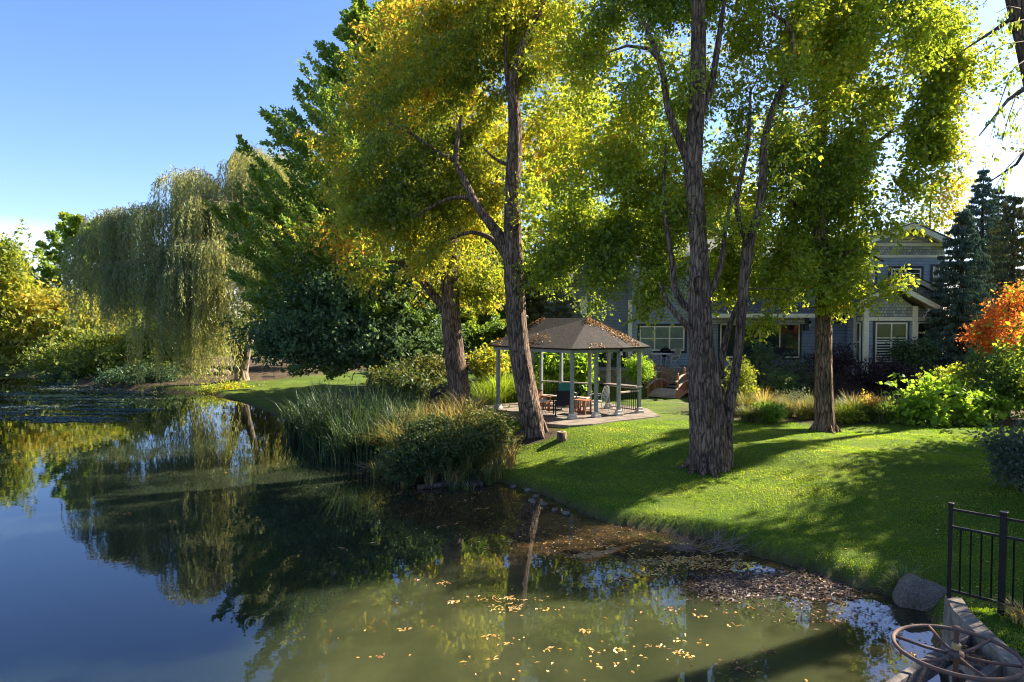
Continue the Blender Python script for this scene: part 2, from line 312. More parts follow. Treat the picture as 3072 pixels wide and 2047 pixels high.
def axis(lo, f0, f1, hi, fs, g=1.18):
    a = list(np.arange(f0, f1+1e-6, fs)); s = fs
    while a[-1] < hi: s *= g; a.append(a[-1]+s)
    s = fs
    while a[0] > lo: s *= g; a.insert(0, a[0]-s)
    return np.array(a)
def grid(xs, ys, zf):
    X, Y = np.meshgrid(xs, ys); d = sdist(X, Y); Z = zf(X, Y, d); nx = len(xs); ny = len(ys)
    i = np.arange((ny-1)*(nx-1)); r = i//(nx-1); c = i % (nx-1); a = r*nx+c
    return np.stack([X, Y, Z], -1).reshape(-1, 3), np.stack([a, a+1, a+nx+1, a+nx], -1), d.ravel(), X.ravel(), Y.ravel()
V, Q, D, X_, Y_ = grid(axis(-900, -22, 22, 900, .22), axis(-300, 4, 50, 1500, .22), gz)
beds = [(15.2, 26.6, 7.2, 3.2), (-3.2, 21.2, 2.3, 3.9), (18, 32.2, 9, 1.9), (-6, 25, 3, 6), (.7, 22.7, .8, .5), (-14, 62, 22, 9), (-3, 36, 6, 5), (-24, 50, 9, 5)]
soil = np.zeros(len(D))
for b in beds: soil = np.maximum(soil, inell(X_, Y_, *b))
soil = np.maximum(soil, 1-ss((D-.05)/.22))
me = npmesh('ground', V, Q, smooth=True, pattrs={'soil': soil})
gm = bpy.data.materials.new('lawn_ground'); gm.use_nodes = True; t = gm.node_tree; p = t.nodes['Principled BSDF']; p.inputs['Roughness'].default_value = .95; p.inputs['Specular IOR Level'].default_value = .2
g = N(t, 'ShaderNodeNewGeometry'); a = N(t, 'ShaderNodeAttribute', attribute_name='soil')
n1 = N(t, 'ShaderNodeTexNoise', ins={'Scale': .8, 'Detail': 6}); n2 = N(t, 'ShaderNodeTexNoise', ins={'Scale': 18, 'Detail': 6, 'Roughness': .7}); n3 = N(t, 'ShaderNodeTexNoise', ins={'Scale': 3, 'Detail': 8, 'Roughness': .7})
for q in (n1, n2, n3): LK(t, g.outputs['Position'], q.inputs[0])
r1 = N(t, 'ShaderNodeValToRGB'); e = r1.color_ramp.elements; e[0].position = .3; e[0].color = (.05, .095, .007, 1); e[1].position = .72; e[1].color = (.12, .16, .012, 1)
LK(t, n1.outputs[0], r1.inputs[0])
r2 = N(t, 'ShaderNodeMapRange', ins={'From Min': .3, 'From Max': .7, 'To Min': .35, 'To Max': 1.5}); LK(t, n2.outputs[0], r2.inputs[0])
x1 = N(t, 'ShaderNodeMix', data_type='RGBA', blend_type='MULTIPLY'); x1.inputs[0].default_value = 1; LK(t, r1.outputs[0], x1.inputs[6]); LK(t, r2.outputs[0], x1.inputs[7])
r3 = N(t, 'ShaderNodeValToRGB'); e = r3.color_ramp.elements; e[0].position = .35; e[0].color = (.025, .018, .012, 1); e[1].position = .7; e[1].color = (.13, .09, .05, 1); LK(t, n3.outputs[0], r3.inputs[0])
x2 = N(t, 'ShaderNodeMix', data_type='RGBA'); LK(t, a.outputs['Fac'], x2.inputs[0]); LK(t, x1.outputs[2], x2.inputs[6]); LK(t, r3.outputs[0], x2.inputs[7]); LK(t, x2.outputs[2], p.inputs['Base Color'])
b = N(t, 'ShaderNodeBump', ins={'Strength': .8, 'Distance': .04}); LK(t, n2.outputs[0], b.inputs['Height']); LK(t, b.outputs[0], p.inputs['Normal'])
tag(link('ground', me, gm), kind='structure')
# water: murky, light scatters below a glossy surface; brown where the bottom is shallow
V, Q, D, X_, Y_ = grid(axis(-75, -12, 10, 12, .4), axis(-12, 4, 30, 70, .4), lambda X, Y, d: X*0)
keep = (D[Q].min(axis=1) < .6); Q = Q[keep]
# brown silt shelf along the lawn bank and the cove
sil = np.maximum(inell(X_, Y_, 3.0, 14.3, 2.6, 1.7, .9), inell(X_, Y_, .8, 16.9, 2.8, 1.5, .8)); sil = np.maximum(sil, (1-ss((-D-.2)/1.6))*.7)
me = npmesh('water', V, Q, smooth=True, pattrs={'silt': sil, 'murk': np.clip(inell(X_, Y_, 1.6, 8.5, 3.4, 5.0, .8)+.35*inell(X_, Y_, -5, 19, 9, 5, .8), 0, 1)})  # second mask paints the sunlit olive zone into the water colour, darker elsewhere
wm = bpy.data.materials.new('pond_water'); wm.use_nodes = True; t = wm.node_tree; p = t.nodes['Principled BSDF']; out = t.nodes['Material Output']
a = N(t, 'ShaderNodeAttribute', attribute_name='silt'); g = N(t, 'ShaderNodeNewGeometry')
n1 = N(t, 'ShaderNodeTexNoise', ins={'Scale': .35, 'Detail': 5, 'Roughness': .6, 'Distortion': .6}); LK(t, g.outputs['Position'], n1.inputs[0])
ng = N(t, 'ShaderNodeTexNoise', ins={'Scale': 2.2, 'Detail': 7, 'Roughness': .7}); LK(t, g.outputs['Position'], ng.inputs[0])
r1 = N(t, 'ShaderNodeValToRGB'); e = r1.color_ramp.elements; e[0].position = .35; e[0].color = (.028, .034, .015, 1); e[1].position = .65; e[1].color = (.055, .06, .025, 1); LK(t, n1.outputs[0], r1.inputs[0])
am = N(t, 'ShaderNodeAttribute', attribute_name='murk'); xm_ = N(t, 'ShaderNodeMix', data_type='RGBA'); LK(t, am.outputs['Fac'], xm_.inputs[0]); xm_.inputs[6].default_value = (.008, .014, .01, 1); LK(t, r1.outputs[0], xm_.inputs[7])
r2 = N(t, 'ShaderNodeValToRGB'); e = r2.color_ramp.elements; e[0].position = .38; e[0].color = (.028, .02, .009, 1); e[1].position = .68; e[1].color = (.085, .052, .02, 1); LK(t, ng.outputs[0], r2.inputs[0])
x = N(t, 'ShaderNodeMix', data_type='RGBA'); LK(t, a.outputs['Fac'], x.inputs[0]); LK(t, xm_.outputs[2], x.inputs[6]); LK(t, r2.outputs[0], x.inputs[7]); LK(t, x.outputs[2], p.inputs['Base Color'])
p.inputs['Subsurface Weight'].default_value = 1; p.inputs['Subsurface Radius'].default_value = (1, .95, .6); p.inputs['Subsurface Scale'].default_value = .42
p.subsurface_method = 'BURLEY'; p.inputs['Specular IOR Level'].default_value = 0; p.inputs['Roughness'].default_value = 1
gl = N(t, 'ShaderNodeBsdfGlossy', ins={'Roughness': .015, 'Color': (.92, .96, 1, 1)}); fr = N(t, 'ShaderNodeFresnel', ins={'IOR': 1.75}); ms = N(t, 'ShaderNodeMixShader')
nr = N(t, 'ShaderNodeTexNoise', ins={'Scale': 1.1, 'Detail': 3, 'Roughness': .5}); LK(t, g.outputs['Position'], nr.inputs[0])
nr2 = N(t, 'ShaderNodeTexNoise', ins={'Scale': 7, 'Detail': 2}); LK(t, g.outputs['Position'], nr2.inputs[0])
ad = N(t, 'ShaderNodeMath', operation='MULTIPLY_ADD', ins={1: .12}); LK(t, nr2.outputs[0], ad.inputs[0]); LK(t, nr.outputs[0], ad.inputs[2])
b = N(t, 'ShaderNodeBump', ins={'Strength': .35, 'Distance': .008}); LK(t, ad.outputs[0], b.inputs['Height']); LK(t, b.outputs[0], gl.inputs['Normal'])
LK(t, fr.outputs[0], ms.inputs[0]); LK(t, p.outputs[0], ms.inputs[1]); LK(t, gl.outputs[0], ms.inputs[2]); LK(t, ms.outputs[0], out.inputs[0])
tag(link('water', me, wm), kind='structure')
# ------------------------------------------------------------ foliage tools
def unit(v): return v/np.maximum(np.linalg.norm(v, axis=-1, keepdims=True), 1e-9)
class Leaves:
    def __init__(s): s.P = []; s.T = []
    def put(s, c, a, n, l, wd, tint, bend=.0):
        """c base point, a length direction, n rough normal, l length, wd width"""
        a = unit(a); b = unit(np.cross(a, n)); nn = np.cross(b, a); l = np.asarray(l).reshape(-1, 1); wd = np.asarray(wd).reshape(-1, 1)
        m = c+a*l*.5+nn*l*bend
        s.P.append(np.stack([c, m+b*wd*.5, c+a*l, m-b*wd*.5], 1)); s.T.append(np.broadcast_to(tint, (len(c),)).copy())
    def cloud(s, cs, rad, per, l, wd, tints, droop=.3, flat=.6, jit=.18):
        """per leaves round each cluster centre"""
        n = len(cs); ns = 5; c = np.repeat(cs, per, 0); D = unit(R.normal(size=(n, ns, 3))*[1, 1, flat]+np.array([0, 0, .15-droop*.5]))
        ci = np.repeat(np.arange(n), per); d = D[ci, R.integers(0, ns, n*per)]; t = R.uniform(0, 1, n*per)[:, None]**.75; o = d*t*rad*1.45; o[:, 2] -= (.5*droop*rad*t*t)[:, 0]; o += R.normal(size=o.shape)*rad*.13
        a = unit(d*.5+R.normal(size=o.shape)*.75+np.array([0, 0, -droop*1.2])); nn = unit(R.normal(size=(n*per, 3))*.8+np.array([0, 0, 1.1])); sz = np.clip(np.exp(R.normal(size=n*per)*.28), .45, 1.8)
        s.put(c+o, a, nn, l*sz, wd*sz*R.uniform(.8, 1.2, n*per), np.clip(np.repeat(tints, per)+R.normal(size=n*per)*jit, 0, 1), .1)
    def along(s, p0, p1, r0, r1, n, l, wd, tint, sweep=.6, sag=0, jit=.15, droop=0):
        """leaves along segment p0-p1, radius tapers r0->r1"""
        t = R.uniform(0, 1, n)**.85; p = p0+(p1-p0)*t[:, None]; p[:, 2] -= sag*4*t*(1-t)
        d = unit((p1-p0)[None])[0]; o = unit(R.normal(size=(n, 3)))*(r0+(r1-r0)*t)[:, None]*R.uniform(.2, 1, (n, 1))
        a = unit(o+d*sweep*np.linalg.norm(o, axis=1, keepdims=True)*1.2+1e-3*R.normal(size=(n, 3))+np.array([0, 0, -droop]))
        s.put(p+o, a, unit(R.normal(size=(n, 3))+np.array([0, 0, 1.])), l*R.uniform(.7, 1.25, n), wd*R.uniform(.7, 1.25, n), np.clip(tint+R.normal(size=n)*jit, 0, 1), .08)
    def mesh(s, name):
        P = np.concatenate(s.P); T = np.concatenate(s.T); n = len(P)
        return npmesh(name, P.reshape(-1, 3), np.arange(n*4).reshape(-1, 4), attrs={'tint': T})
def vn(p, f, seed):
    """cheap smooth 3-D noise, about -1..1"""
    r = np.random.default_rng(seed); o = np.zeros(len(p))
    for k in range(6):
        d = r.normal(size=3); d /= np.linalg.norm(d); o += np.sin(p@d*f*(.7+.25*k)+r.uniform(0, 6.3))
    return o/3
def lobepts(lobes, n, seed, gate=-.35, shell=.45, f=1.6):
    vol = np.array([l[1][0]*l[1][1]*l[1][2]*l[2] for l in lobes])**(2/3); k = (n*vol/vol.sum()).astype(int)+1; out = []
    for (c, r, _), m in zip(lobes, k):
        d = unit(R.normal(size=(m, 3))); rr = R.uniform(0, 1, m)**shell
        rr = rr*(1+.34*np.abs(R.normal(size=m))*(R.uniform(size=m) < .5)+.2*vn(d*3, 1.7, seed+9)); out.append(np.array(c)+d*rr[:, None]*np.array(r))
    P = np.concatenate(out); return P[vn(P, f, seed) > gate]
def lobe(x, y, Y, rx, ry, rd=None, wt=1):
    m = mpp(Y); return (at(x, y, Y), (rx*m, rd if rd else (rx+ry)*m*.5, ry*m), wt)
class Wood:
    def __init__(s): s.V = []; s.Fc = []; s.n = 0; s.nodes = []; s.rad = []
    def tube(s, P, r, n=8, furrow=0, seed=0, nodes=True):
        P = np.array(P, float); r = np.array(r, float)
        disp = None
        if furrow:
            seg = np.linalg.norm(np.diff(P, axis=0), axis=1); L = np.concatenate([[0], np.cumsum(seg)]); m = max(int(L[-1]/.11), 4); u = np.linspace(0, L[-1], m)
            # smooth resample
            Pn = np.stack([np.interp(u, L, P[:, i]) for i in range(3)], 1); rn = np.interp(u, L, r)
            kk = np.array([.1, .2, .4, .2, .1])
            for _ in range(3):
                pad = np.concatenate([np.repeat(Pn[:1], 2, 0), Pn, np.repeat(Pn[-1:], 2, 0)]); Pn2 = sum(kk[j]*pad[j:j+len(Pn)] for j in range(5)); Pn2[0] = Pn[0]; Pn2[-1] = Pn[-1]; Pn = Pn2
            P, r = Pn, rn; rg = np.random.default_rng(seed); ph = rg.uniform(0, 6.3, 8); tw = rg.uniform(-.5, .5, 8)
            def disp(th, i):
                z = u[i]; o = 0
                for j, kf in enumerate((2, 3, 5, 9, 14, 21)):
                    am = (.5, .45, .5, .55, .5, .35)[j]
                    o = o+am*(1-2*np.abs(np.sin(kf*th/2+ph[j]+tw[j]*z+.5*np.sin(z*(1.1+.7*j)+ph[j]))))
                return 1+furrow*o*.5+rg.normal(size=len(th))*furrow*.12
        V, Fc = tubegeo(P, r, n, True, disp)
        s.V.append(V); s.Fc += [tuple(i+s.n for i in f) for f in Fc]; s.n += len(V)
        if nodes:
            k = max(1, len(P)//14); s.nodes += list(P[1::k]); s.rad += list(r[1::k])
    def grow(s, targets, rmax=.09, taper=.014, tip=.006, up=.25):
        if not s.nodes: return
        nd = np.array(s.nodes); rd = np.array(s.rad)
        order = np.argsort([np.min(np.linalg.norm(nd-t, axis=1)) for t in targets])
        nd = list(nd); rd = list(rd)
        for k in order:
            t = targets[k]; A = np.array(nd); d = np.linalg.norm(A-t, axis=1)*(1+.7*(A[:, 2] > t[2]+.3)); i = int(np.argmin(d)); p = A[i]; L = np.linalg.norm(t-p)
            if L < .25: continue
            r0 = min(rd[i]*.75, rmax, tip+taper*L); u = np.linspace(0, 1, 6); w_ = R.normal(size=3)*L*.09
            pts = p+(t-p)*u[:, None]; pts[:, 2] += up*L*4*u*(1-u)*.5; pts += np.outer(np.sin(u*pi*1.5), w_)
            V, Fc = tubegeo(pts, r0+(tip-r0)*u, 5, False); s.V.append(V); s.Fc += [tuple(q+s.n for q in f) for f in Fc]; s.n += len(V)
            for j in (2, 3, 4, 5): nd.append(pts[j]); rd.append(r0+(tip-r0)*u[j])
    def build(s, name, m, parent):
        me = bpy.data.meshes.new(name); me.from_pydata([tuple(v) for v in np.concatenate(s.V).tolist()], [], s.Fc); me.update()
        me.polygons.foreach_set('use_smooth', [True]*len(me.polygons)); return link(name, me, m, parent)
def path(pts, Y=None):
    """[(x,y,Y,radius m)] -> points, radii"""
    return [at(p[0], p[1], p[2]) for p in pts], [p[3] for p in pts]
def tree(name, label, base, trunks, lobes, n, per, rad, l, wd, leaf, tint=.4, tvar=.18, bark='bark_far', gate=-.35, droop=.3, twigs=80, furrow=0, sides=8, seed=1, group=None, flat=.6, cat='tree', up=.25, f=1.6, shell=.45, tf=None, lead=None):
    root = thing(name, label, cat, base, group); W = Wood()
    for i, tr in enumerate(trunks):
        P, r = tr if isinstance(tr, tuple) else path(tr)
        W.tube(P, r, sides if (furrow and r[0] > .1) else 9, furrow if r[0] > .07 else 0, seed+i)
    if furrow and not isinstance(trunks[0], tuple):
        rg = np.random.default_rng(seed); p0, r0 = path(trunks[0]); c0 = np.array([p0[1][0], p0[1][1], base[2]]); rb = r0[1]
        for k in range(9):
            a = 2*pi*k/9+rg.normal()*.2; d_ = np.array([cos(a), sin(a), 0]); L = rb*rg.uniform(1.25, 1.9); e_ = c0+d_*L; e_[2] = gh(e_[0], e_[1])-.05
            W.tube([c0+d_*rb*.72+[0, 0, .55*rb+.25], c0+d_*rb*.88+[0, 0, .16+.12*rb], c0+d_*(rb+.4*(L-rb))+[0, 0, .02], e_], [rb*.12, rb*.2, rb*.16, .025], 8, nodes=False)
    pts = lobepts(lobes, n, seed, gate, shell, f)
    tv = tint+tvar*vn(pts, .9, seed+50)+R.normal(size=len(pts))*.07
    if tf is not None: tv = tv+tf(pts)
    lv = Leaves(); lv.cloud(pts, rad, per, l, wd, np.clip(tv, 0, 1), droop, flat)
    if twigs: W.grow(pts[R.permutation(len(pts))[:twigs]], up=up)
    W.build('trunk', M[bark] if isinstance(bark, str) else bark, root); link('crown', lv.mesh('crown'), M[leaf], root)
    return root
def blades(lv, base, h, lean, wd, tint, dirs=None, curve=1.0, jit=.15):
    """arching grass blades of three quads each"""
    n = len(base); ang = R.uniform(0, 2*pi, n) if dirs is None else dirs; d = np.stack([np.cos(ang), np.sin(ang), 0*ang], 1); side = np.stack([-np.sin(ang), np.cos(ang), 0*ang], 1)
    h = np.broadcast_to(h, (n,))*R.uniform(.7, 1.15, n); lean = np.broadcast_to(lean, (n,))*R.uniform(.3, 1.4, n); wd = np.broadcast_to(wd, (n,))
    tw = R.uniform(-.7, .7, (n, 1)); side = unit(side+d*tw)
    pr = None; tv = np.clip(np.broadcast_to(tint, (n,))+R.normal(size=n)*jit, 0, 1)
    for u, ww in ((0, 1), (.4, .9), (.75, .6), (1, .08)):
        p = base+d*(lean*h*u**(1+curve))[:, None]; p[:, 2] += h*(u-.35*curve*lean*u**3); q = side*(wd*ww*.5)[:, None]
        if pr is not None: lv.P.append(np.stack([pr[0], pr[1], p+q, p-q], 1)); lv.T.append(tv)
        pr = (p-q, p+q)
    return lv
def clump(name, label, c, rad, n, h, lean, wd, m, tint=.4, cat='plant', group=None, ry=None, curve=1.0, zf=True, part=True, inward=False):
    root = thing(name, label, cat, c, group); ry = ry or rad
    k = max(1, int(9*rad*ry/.6)); ka = R.uniform(0, 2*pi, k); kr = R.uniform(0, 1, k)**.5; ks = R.uniform(.65, 1.25, k); pick = R.integers(0, k, n); a = R.uniform(0, 2*pi, n); r0 = np.abs(R.normal(size=n))*(.1 if h < 1.4 else .22)
    x = c[0]+np.cos(ka[pick])*kr[pick]*rad+np.cos(a)*r0; y = c[1]+np.sin(ka[pick])*kr[pick]*ry+np.sin(a)*r0; h = h*ks[pick]; tint = tint+(R.normal(size=k)*.12)[pick]
    z = np.maximum(gz(x, y), -.25) if zf else np.full(n, c[2]); lv = Leaves()
    ang = a+R.normal(size=n)*.5
    blades(lv, np.stack([x, y, z], 1), h, lean, wd, tint, ang, curve); link('blades', lv.mesh('blades'), M[m], root); return root
def shrub(name, label, x, y, Y, rx, ry, m, n=260, per=26, l=.1, wd=.06, rad=.22, tint=.4, gate=-.6, cat='shrub', rd=None, seed=3, group=None, droop=.2, base=None, twigs=30, tvar=.2, extra=(), flat=.7, bark='bark_far'):
    """mound of leaves: centre pixel, radii in px"""
    lb = [lobe(x, y, Y, rx, ry, rd)]+[lobe(*q) for q in extra]
    c = at(x, y, Y); b = np.array([c[0], Y, gh(c[0], Y)]) if base is None else base
    st = [([b, b+(c-b)*.5+np.array([.1, 0, 0]), c], [.05, .035, .02])]
    return tree(name, label, b, st, lb, n, per, rad, l, wd, m, tint, tvar, bark, gate, droop, twigs, seed=seed, group=group, cat=cat, flat=flat)
# ------------------------------------------------------------ the big foreground trees
def gy(x, y): return grd(x, y)
b1 = grd(1635, 1088); Y1 = b1[1]+.45
lob = lambda L, Y, s=1: [lobe(x, y, Y+dy, rx, ry, rd) for x, y, rx, ry, dy, rd in L]
T1 = [
 [(1622, 1120, Y1, .60), (1621, 1085, Y1, .47), (1619, 1040, Y1, .40), (1616, 950, Y1, .37), (1614, 850, Y1, .345), (1609, 740, Y1, .31), (1608, 650, Y1, .275), (1607, 580, Y1, .235), (1600, 480, Y1, .23), (1592, 390, Y1, .24), (1598, 300, Y1, .22), (1604, 200, Y1, .21), (1606, 100, Y1, .2), (1604, 0, Y1, .18), (1600, -150, Y1, .15), (1590, -330, Y1, .08)],
 [(1662, 1100, Y1+.1, .34), (1664, 1060, Y1+.1, .25), (1668, 980, Y1+.15, .18), (1681, 900, Y1+.2, .135), (1692, 850, Y1+.3, .12), (1700, 770, Y1+.3, .13), (1709, 650, Y1+.3, .135), (1722, 540, Y1+.3, .16)],
 [(1646, 1085, Y1-.1, .36), (1648, 1000, Y1-.1, .25), (1645, 900, Y1, .17), (1632, 800, Y1, .1), (1615, 720, Y1, .06)],
 [(1722, 545, Y1+.3, .13), (1742, 500, Y1+.3, .11), (1752, 440, Y1+.35, .11), (1754, 340, Y1+.4, .1), (1762, 290, Y1+.4, .09), (1785, 225, Y1+.5, .085), (1815, 175, Y1+.5, .08), (1828, 110, Y1+.6, .065), (1812, 50, Y1+.6, .05), (1770, 30, Y1+.7, .03)],
 [(1718, 550, Y1+.3, .11), (1698, 510, Y1+.4, .08), (1690, 460, Y1+.5, .07), (1705, 400, Y1+.6, .06), (1720, 330, Y1+.7, .05), (1725, 200, Y1+.8, .03)],
 [(1594, 400, Y1, .14), (1570, 345, Y1, .11), (1548, 290, Y1+.1, .1), (1530, 230, Y1+.2, .09), (1526, 170, Y1+.2, .085), (1505, 110, Y1+.3, .07), (1480, 50, Y1+.3, .05)],
 [(1528, 150, Y1+.2, .07), (1490, 112, Y1+.2, .05), (1440, 105, Y1+.1, .04), (1400, 120, Y1, .02)],
 [(1606, 720, Y1+.3, .1), (1570, 705, Y1+.6, .1), (1548, 660, Y1+.8, .1), (1545, 600, Y1+.9, .08), (1530, 520, Y1+1, .07), (1524, 440, Y1+1.1, .05), (1530, 330, Y1+1.2, .03)],
 [(1612, 700, Y1, .12), (1640, 660, Y1, .09), (1660, 600, Y1, .07), (1668, 500, Y1, .05), (1690, 440, Y1, .03)],
 [(1600, 775, Y1, .1), (1575, 745, Y1-.1, .085), (1545, 715, Y1-.1, .075), (1530, 690, Y1-.1, .06), (1515, 650, Y1, .03)],
 [(1655, 870, Y1+.5, .1), (1662, 800, Y1+.5, .1), (1678, 740, Y1+.5, .08), (1700, 690, Y1+.5, .06), (1712, 640, Y1+.6, .04)],
 [(1612, 260, Y1, .1), (1636, 200, Y1+.1, .09), (1650, 100, Y1+.2, .08), (1668, -20, Y1+.3, .05)],
]
L1 = lob([(1400, 60, 170, 120, 2.2, 1.8), (1600, 20, 170, 120, 2.0, 2.2), (1820, 40, 190, 130, 2.0, 2.2), (2000, 90, 170, 140, 1.5, 1.8), (1450, 250, 150, 120, 2.4, 1.5), (1640, 200, 130, 110, 2.6, 1.3), (1850, 230, 170, 130, 2.2, 1.6),
 (1420, 420, 170, 120, 3.2, 1.6), (1370, 560, 130, 120, 3.6, 1.4), (1500, 600, 110, 90, 3.2, 1.2), (1450, 690, 90, 45, 3.0, .9), (1860, 400, 150, 110, 3.0, 1.5), (1640, 420, 120, 90, 3.0, .9), (1780, 560, 90, 80, 2.6, .9), (1860, 650, 110, 50, 2.6, 1.0),
 (1600, -180, 330, 170, 1.5, 3.5), (1850, -300, 260, 180, 1.5, 3), (1450, -250, 230, 160, 1.0, 2.5), (2080, 40, 110, 110, 1.0, 1.2), (1330, 180, 90, 110, 2.2, 1.0), (1480, 430, 130, 120, 2.6, 1.2), (1560, 560, 120, 110, 3.4, 1.0), (1740, 330, 110, 110, 2.8, 1.2), (1290, 460, 90, 110, 4, 1), (1340, 680, 90, 45, 3.8, .9), (1720, 130, 110, 100, 2.2, 1.2), (1330, 620, 110, 60, 3.4, 1.0), (1440, 640, 100, 60, 2.6, .9), (1440, 560, 110, 70, 3.4, 1.0), (1540, 640, 70, 60, 3.6, .9), (1280, 600, 70, 60, 4.2, .9), (1500, 190, 80, 70, -.5, .5), (1770, 330, 70, 90, -.4, .5), (1690, 500, 50, 35, -.5, .4), (1590, 350, 50, 35, -.6, .3), (1545, 480, 50, 60, 0, .4), (1800, 120, 70, 70, -.3, .5)], Y1)
tree('locust_tree', 'huge double-trunked tree with deeply furrowed grey bark standing on the lawn bank', b1, T1, L1, 14500, 32, .36, .105, .066, 'locust', .40, .2, 'bark', gate=.16, droop=.4, twigs=750, furrow=.085, sides=72, seed=11, f=2.6)
hol = bpy.data.objects['locust_tree']
# rotten hollow on the trunk
c = at(1604, 655, Y1-.275); W = MB(); n = 14; P = []
for k in range(n):
    a = 2*pi*k/n; P.append((c[0]+.12*cos(a)*(1+.15*sin(3*a)), c[1]-.02, c[2]+.27*sin(a)*(1+.1*cos(2*a))))
P2 = [(c[0]+(q[0]-c[0])*.62, c[1]+.13, c[2]+(q[2]-c[2])*.7) for q in P]; P3 = [(q[0]+(q[0]-c[0])*.35, c[1]+.07, q[2]+(q[2]-c[2])*.3) for q in P]
rm = MB(); rm.add(P3+P, [(i, (i+1) % n, n+(i+1) % n, n+i) for i in range(n)]); rm.build('scar_rim', M['bark'], hol, True)
W.add(P+P2, [(i, (i+1) % n, n+(i+1) % n, n+i) for i in range(n)]+[tuple(range(n, 2*n))]); W.build('hollow', M['heartwood'], hol, True)

b4 = grd(1893, 993); Y4 = b4[1]+.3
T4 = [[(1896, 1008, Y4, .44), (1895, 985, Y4, .33), (1893, 900, Y4, .285), (1892, 800, Y4, .26), (1893, 700, Y4, .25), (1888, 640, Y4, .245), (1884, 560, Y4, .25), (1880, 480, Y4, .22), (1884, 380, Y4, .18), (1890, 260, Y4, .15), (1900, 120, Y4, .12), (1905, -60, Y4, .06)],
 [(1884, 530, Y4, .14), (1840, 480, Y4+.1, .1), (1800, 450, Y4+.2, .07), (1770, 440, Y4+.3, .04)],
 [(1884, 500, Y4, .14), (1930, 420, Y4, .11), (1990, 350, Y4, .08), (2050, 300, Y4, .05)],
 [(1888, 640, Y4, .1), (1920, 590, Y4-.4, .08), (1970, 570, Y4-.7, .05), (2030, 600, Y4-.9, .03)]]
L4 = lob([(1960, 130, 170, 130, .3, 2.2), (2080, 180, 140, 120, .2, 1.8), (2170, 130, 90, 90, 0, 1.2), (2040, 320, 140, 90, .2, 1.6), (1930, 400, 110, 80, .4, 1.3), (2120, 290, 70, 60, 0, .9), (2080, 420, 90, 50, .2, 1.0), (1960, 520, 100, 70, .2, 1.2), (1880, 610, 110, 60, -.1, 1.1), (1990, 640, 80, 45, -.6, .9), (1800, 640, 100, 60, .4, 1.0), (1940, 700, 55, 45, -.5, .6), (1740, 690, 80, 28, .6, .7), (2150, 330, 50, 30, 0, .6),
 (1950, -80, 250, 130, 0, 3), (2000, -250, 220, 130, 0, 2.6), (1780, 740, 60, 25, -.2, .5), (1800, 560, 110, 70, .6, 1.2), (1850, 470, 90, 60, .4, 1.1), (1700, 620, 80, 60, 1.2, 1.0), (1960, 600, 70, 50, .2, .9), (1790, 590, 100, 60, 1.2, 1.0), (1750, 660, 90, 35, 1.4, .8), (1820, 640, 100, 50, -.2, .9), (1730, 520, 70, 60, 1.6, .8)], Y4)
tree('locust_tree', 'tall straight single-trunked tree at the back edge of the lawn right of the double trunk', b4, T4, [(c_, (r_[0], r_[1]*.7, r_[2]), w_) for c_, r_, w_ in L4], 7000, 32, .42, .13, .085, 'locust', .5, .18, 'bark_warm', gate=.16, droop=.45, twigs=480, furrow=.05, sides=48, seed=41, f=2.4)

b2 = grd(1222, 1003); Y2 = b2[1]+.25
T2 = [[(1232, 1022, Y2, .52), (1228, 1000, Y2, .42), (1216, 930, Y2, .37), (1200, 850, Y2, .36), (1188, 760, Y2, .35), (1182, 650, Y2, .345), (1178, 560, Y2, .31), (1178, 480, Y2, .29), (1180, 380, Y2, .26), (1184, 300, Y2, .23), (1180, 240, Y2, .2), (1178, 190, Y2, .17), (1196, 120, Y2, .14), (1225, 55, Y2, .12), (1250, 0, Y2, .1), (1290, -90, Y2, .05)],
 [(1180, 620, Y2+.1, .26), (1162, 570, Y2+.1, .22), (1140, 530, Y2, .17), (1105, 485, Y2, .15), (1085, 455, Y2, .14), (1070, 420, Y2, .12), (1045, 375, Y2, .09), (1052, 310, Y2, .07), (1060, 265, Y2, .05)],
 [(1085, 455, Y2, .1), (1040, 452, Y2-.2, .07), (990, 475, Y2-.3, .05), (950, 500, Y2-.4, .03)],
 [(1048, 372, Y2, .06), (1000, 345, Y2, .05), (950, 310, Y2, .04), (890, 280, Y2+.2, .025)],
 [(1182, 260, Y2, .1), (1165, 180, Y2+.2, .09), (1160, 80, Y2+.3, .07), (1150, -60, Y2+.4, .05)],
 [(1168, 600, Y2+.3, .12), (1130, 545, Y2+.3, .09), (1080, 530, Y2+.4, .07), (1010, 560, Y2+.4, .04)],
 [(1172, 380, Y2, .08), (1140, 370, Y2-.1, .05), (1110, 340, Y2-.1, .03)]]
L2 = lob([(1150, -60, 230, 130, .8, 2.5), (1080, 60, 180, 90, 1.6, 1.8), (1260, 80, 110, 90, 1.6, 1.3), (1000, 180, 150, 90, 1.4, 1.6), (1130, 200, 110, 80, 1.8, 1.2), (930, 270, 130, 80, 1, 1.4), (1050, 320, 130, 90, 1.8, 1.3), (880, 380, 120, 80, .6, 1.3), (1000, 430, 130, 80, 1.4, 1.2), (900, 480, 120, 60, .3, 1.0), (1030, 540, 110, 60, 1.5, .9), (1270, 330, 80, 90, 2, 1.0), (1120, 450, 70, 50, 1.6, .7), (960, 590, 110, 45, .6, .8), (1240, 180, 70, 60, .7, .8)], Y2)
tree('locust_tree', 'leaning dark-barked tree with one big crooked limb in front of the gazebo', b2, T2, L2, 7500, 30, .38, .12, .065, 'locust_gold', .42, .22, 'bark', gate=.15, droop=.55, twigs=600, furrow=.075, sides=56, seed=21, f=2.5)

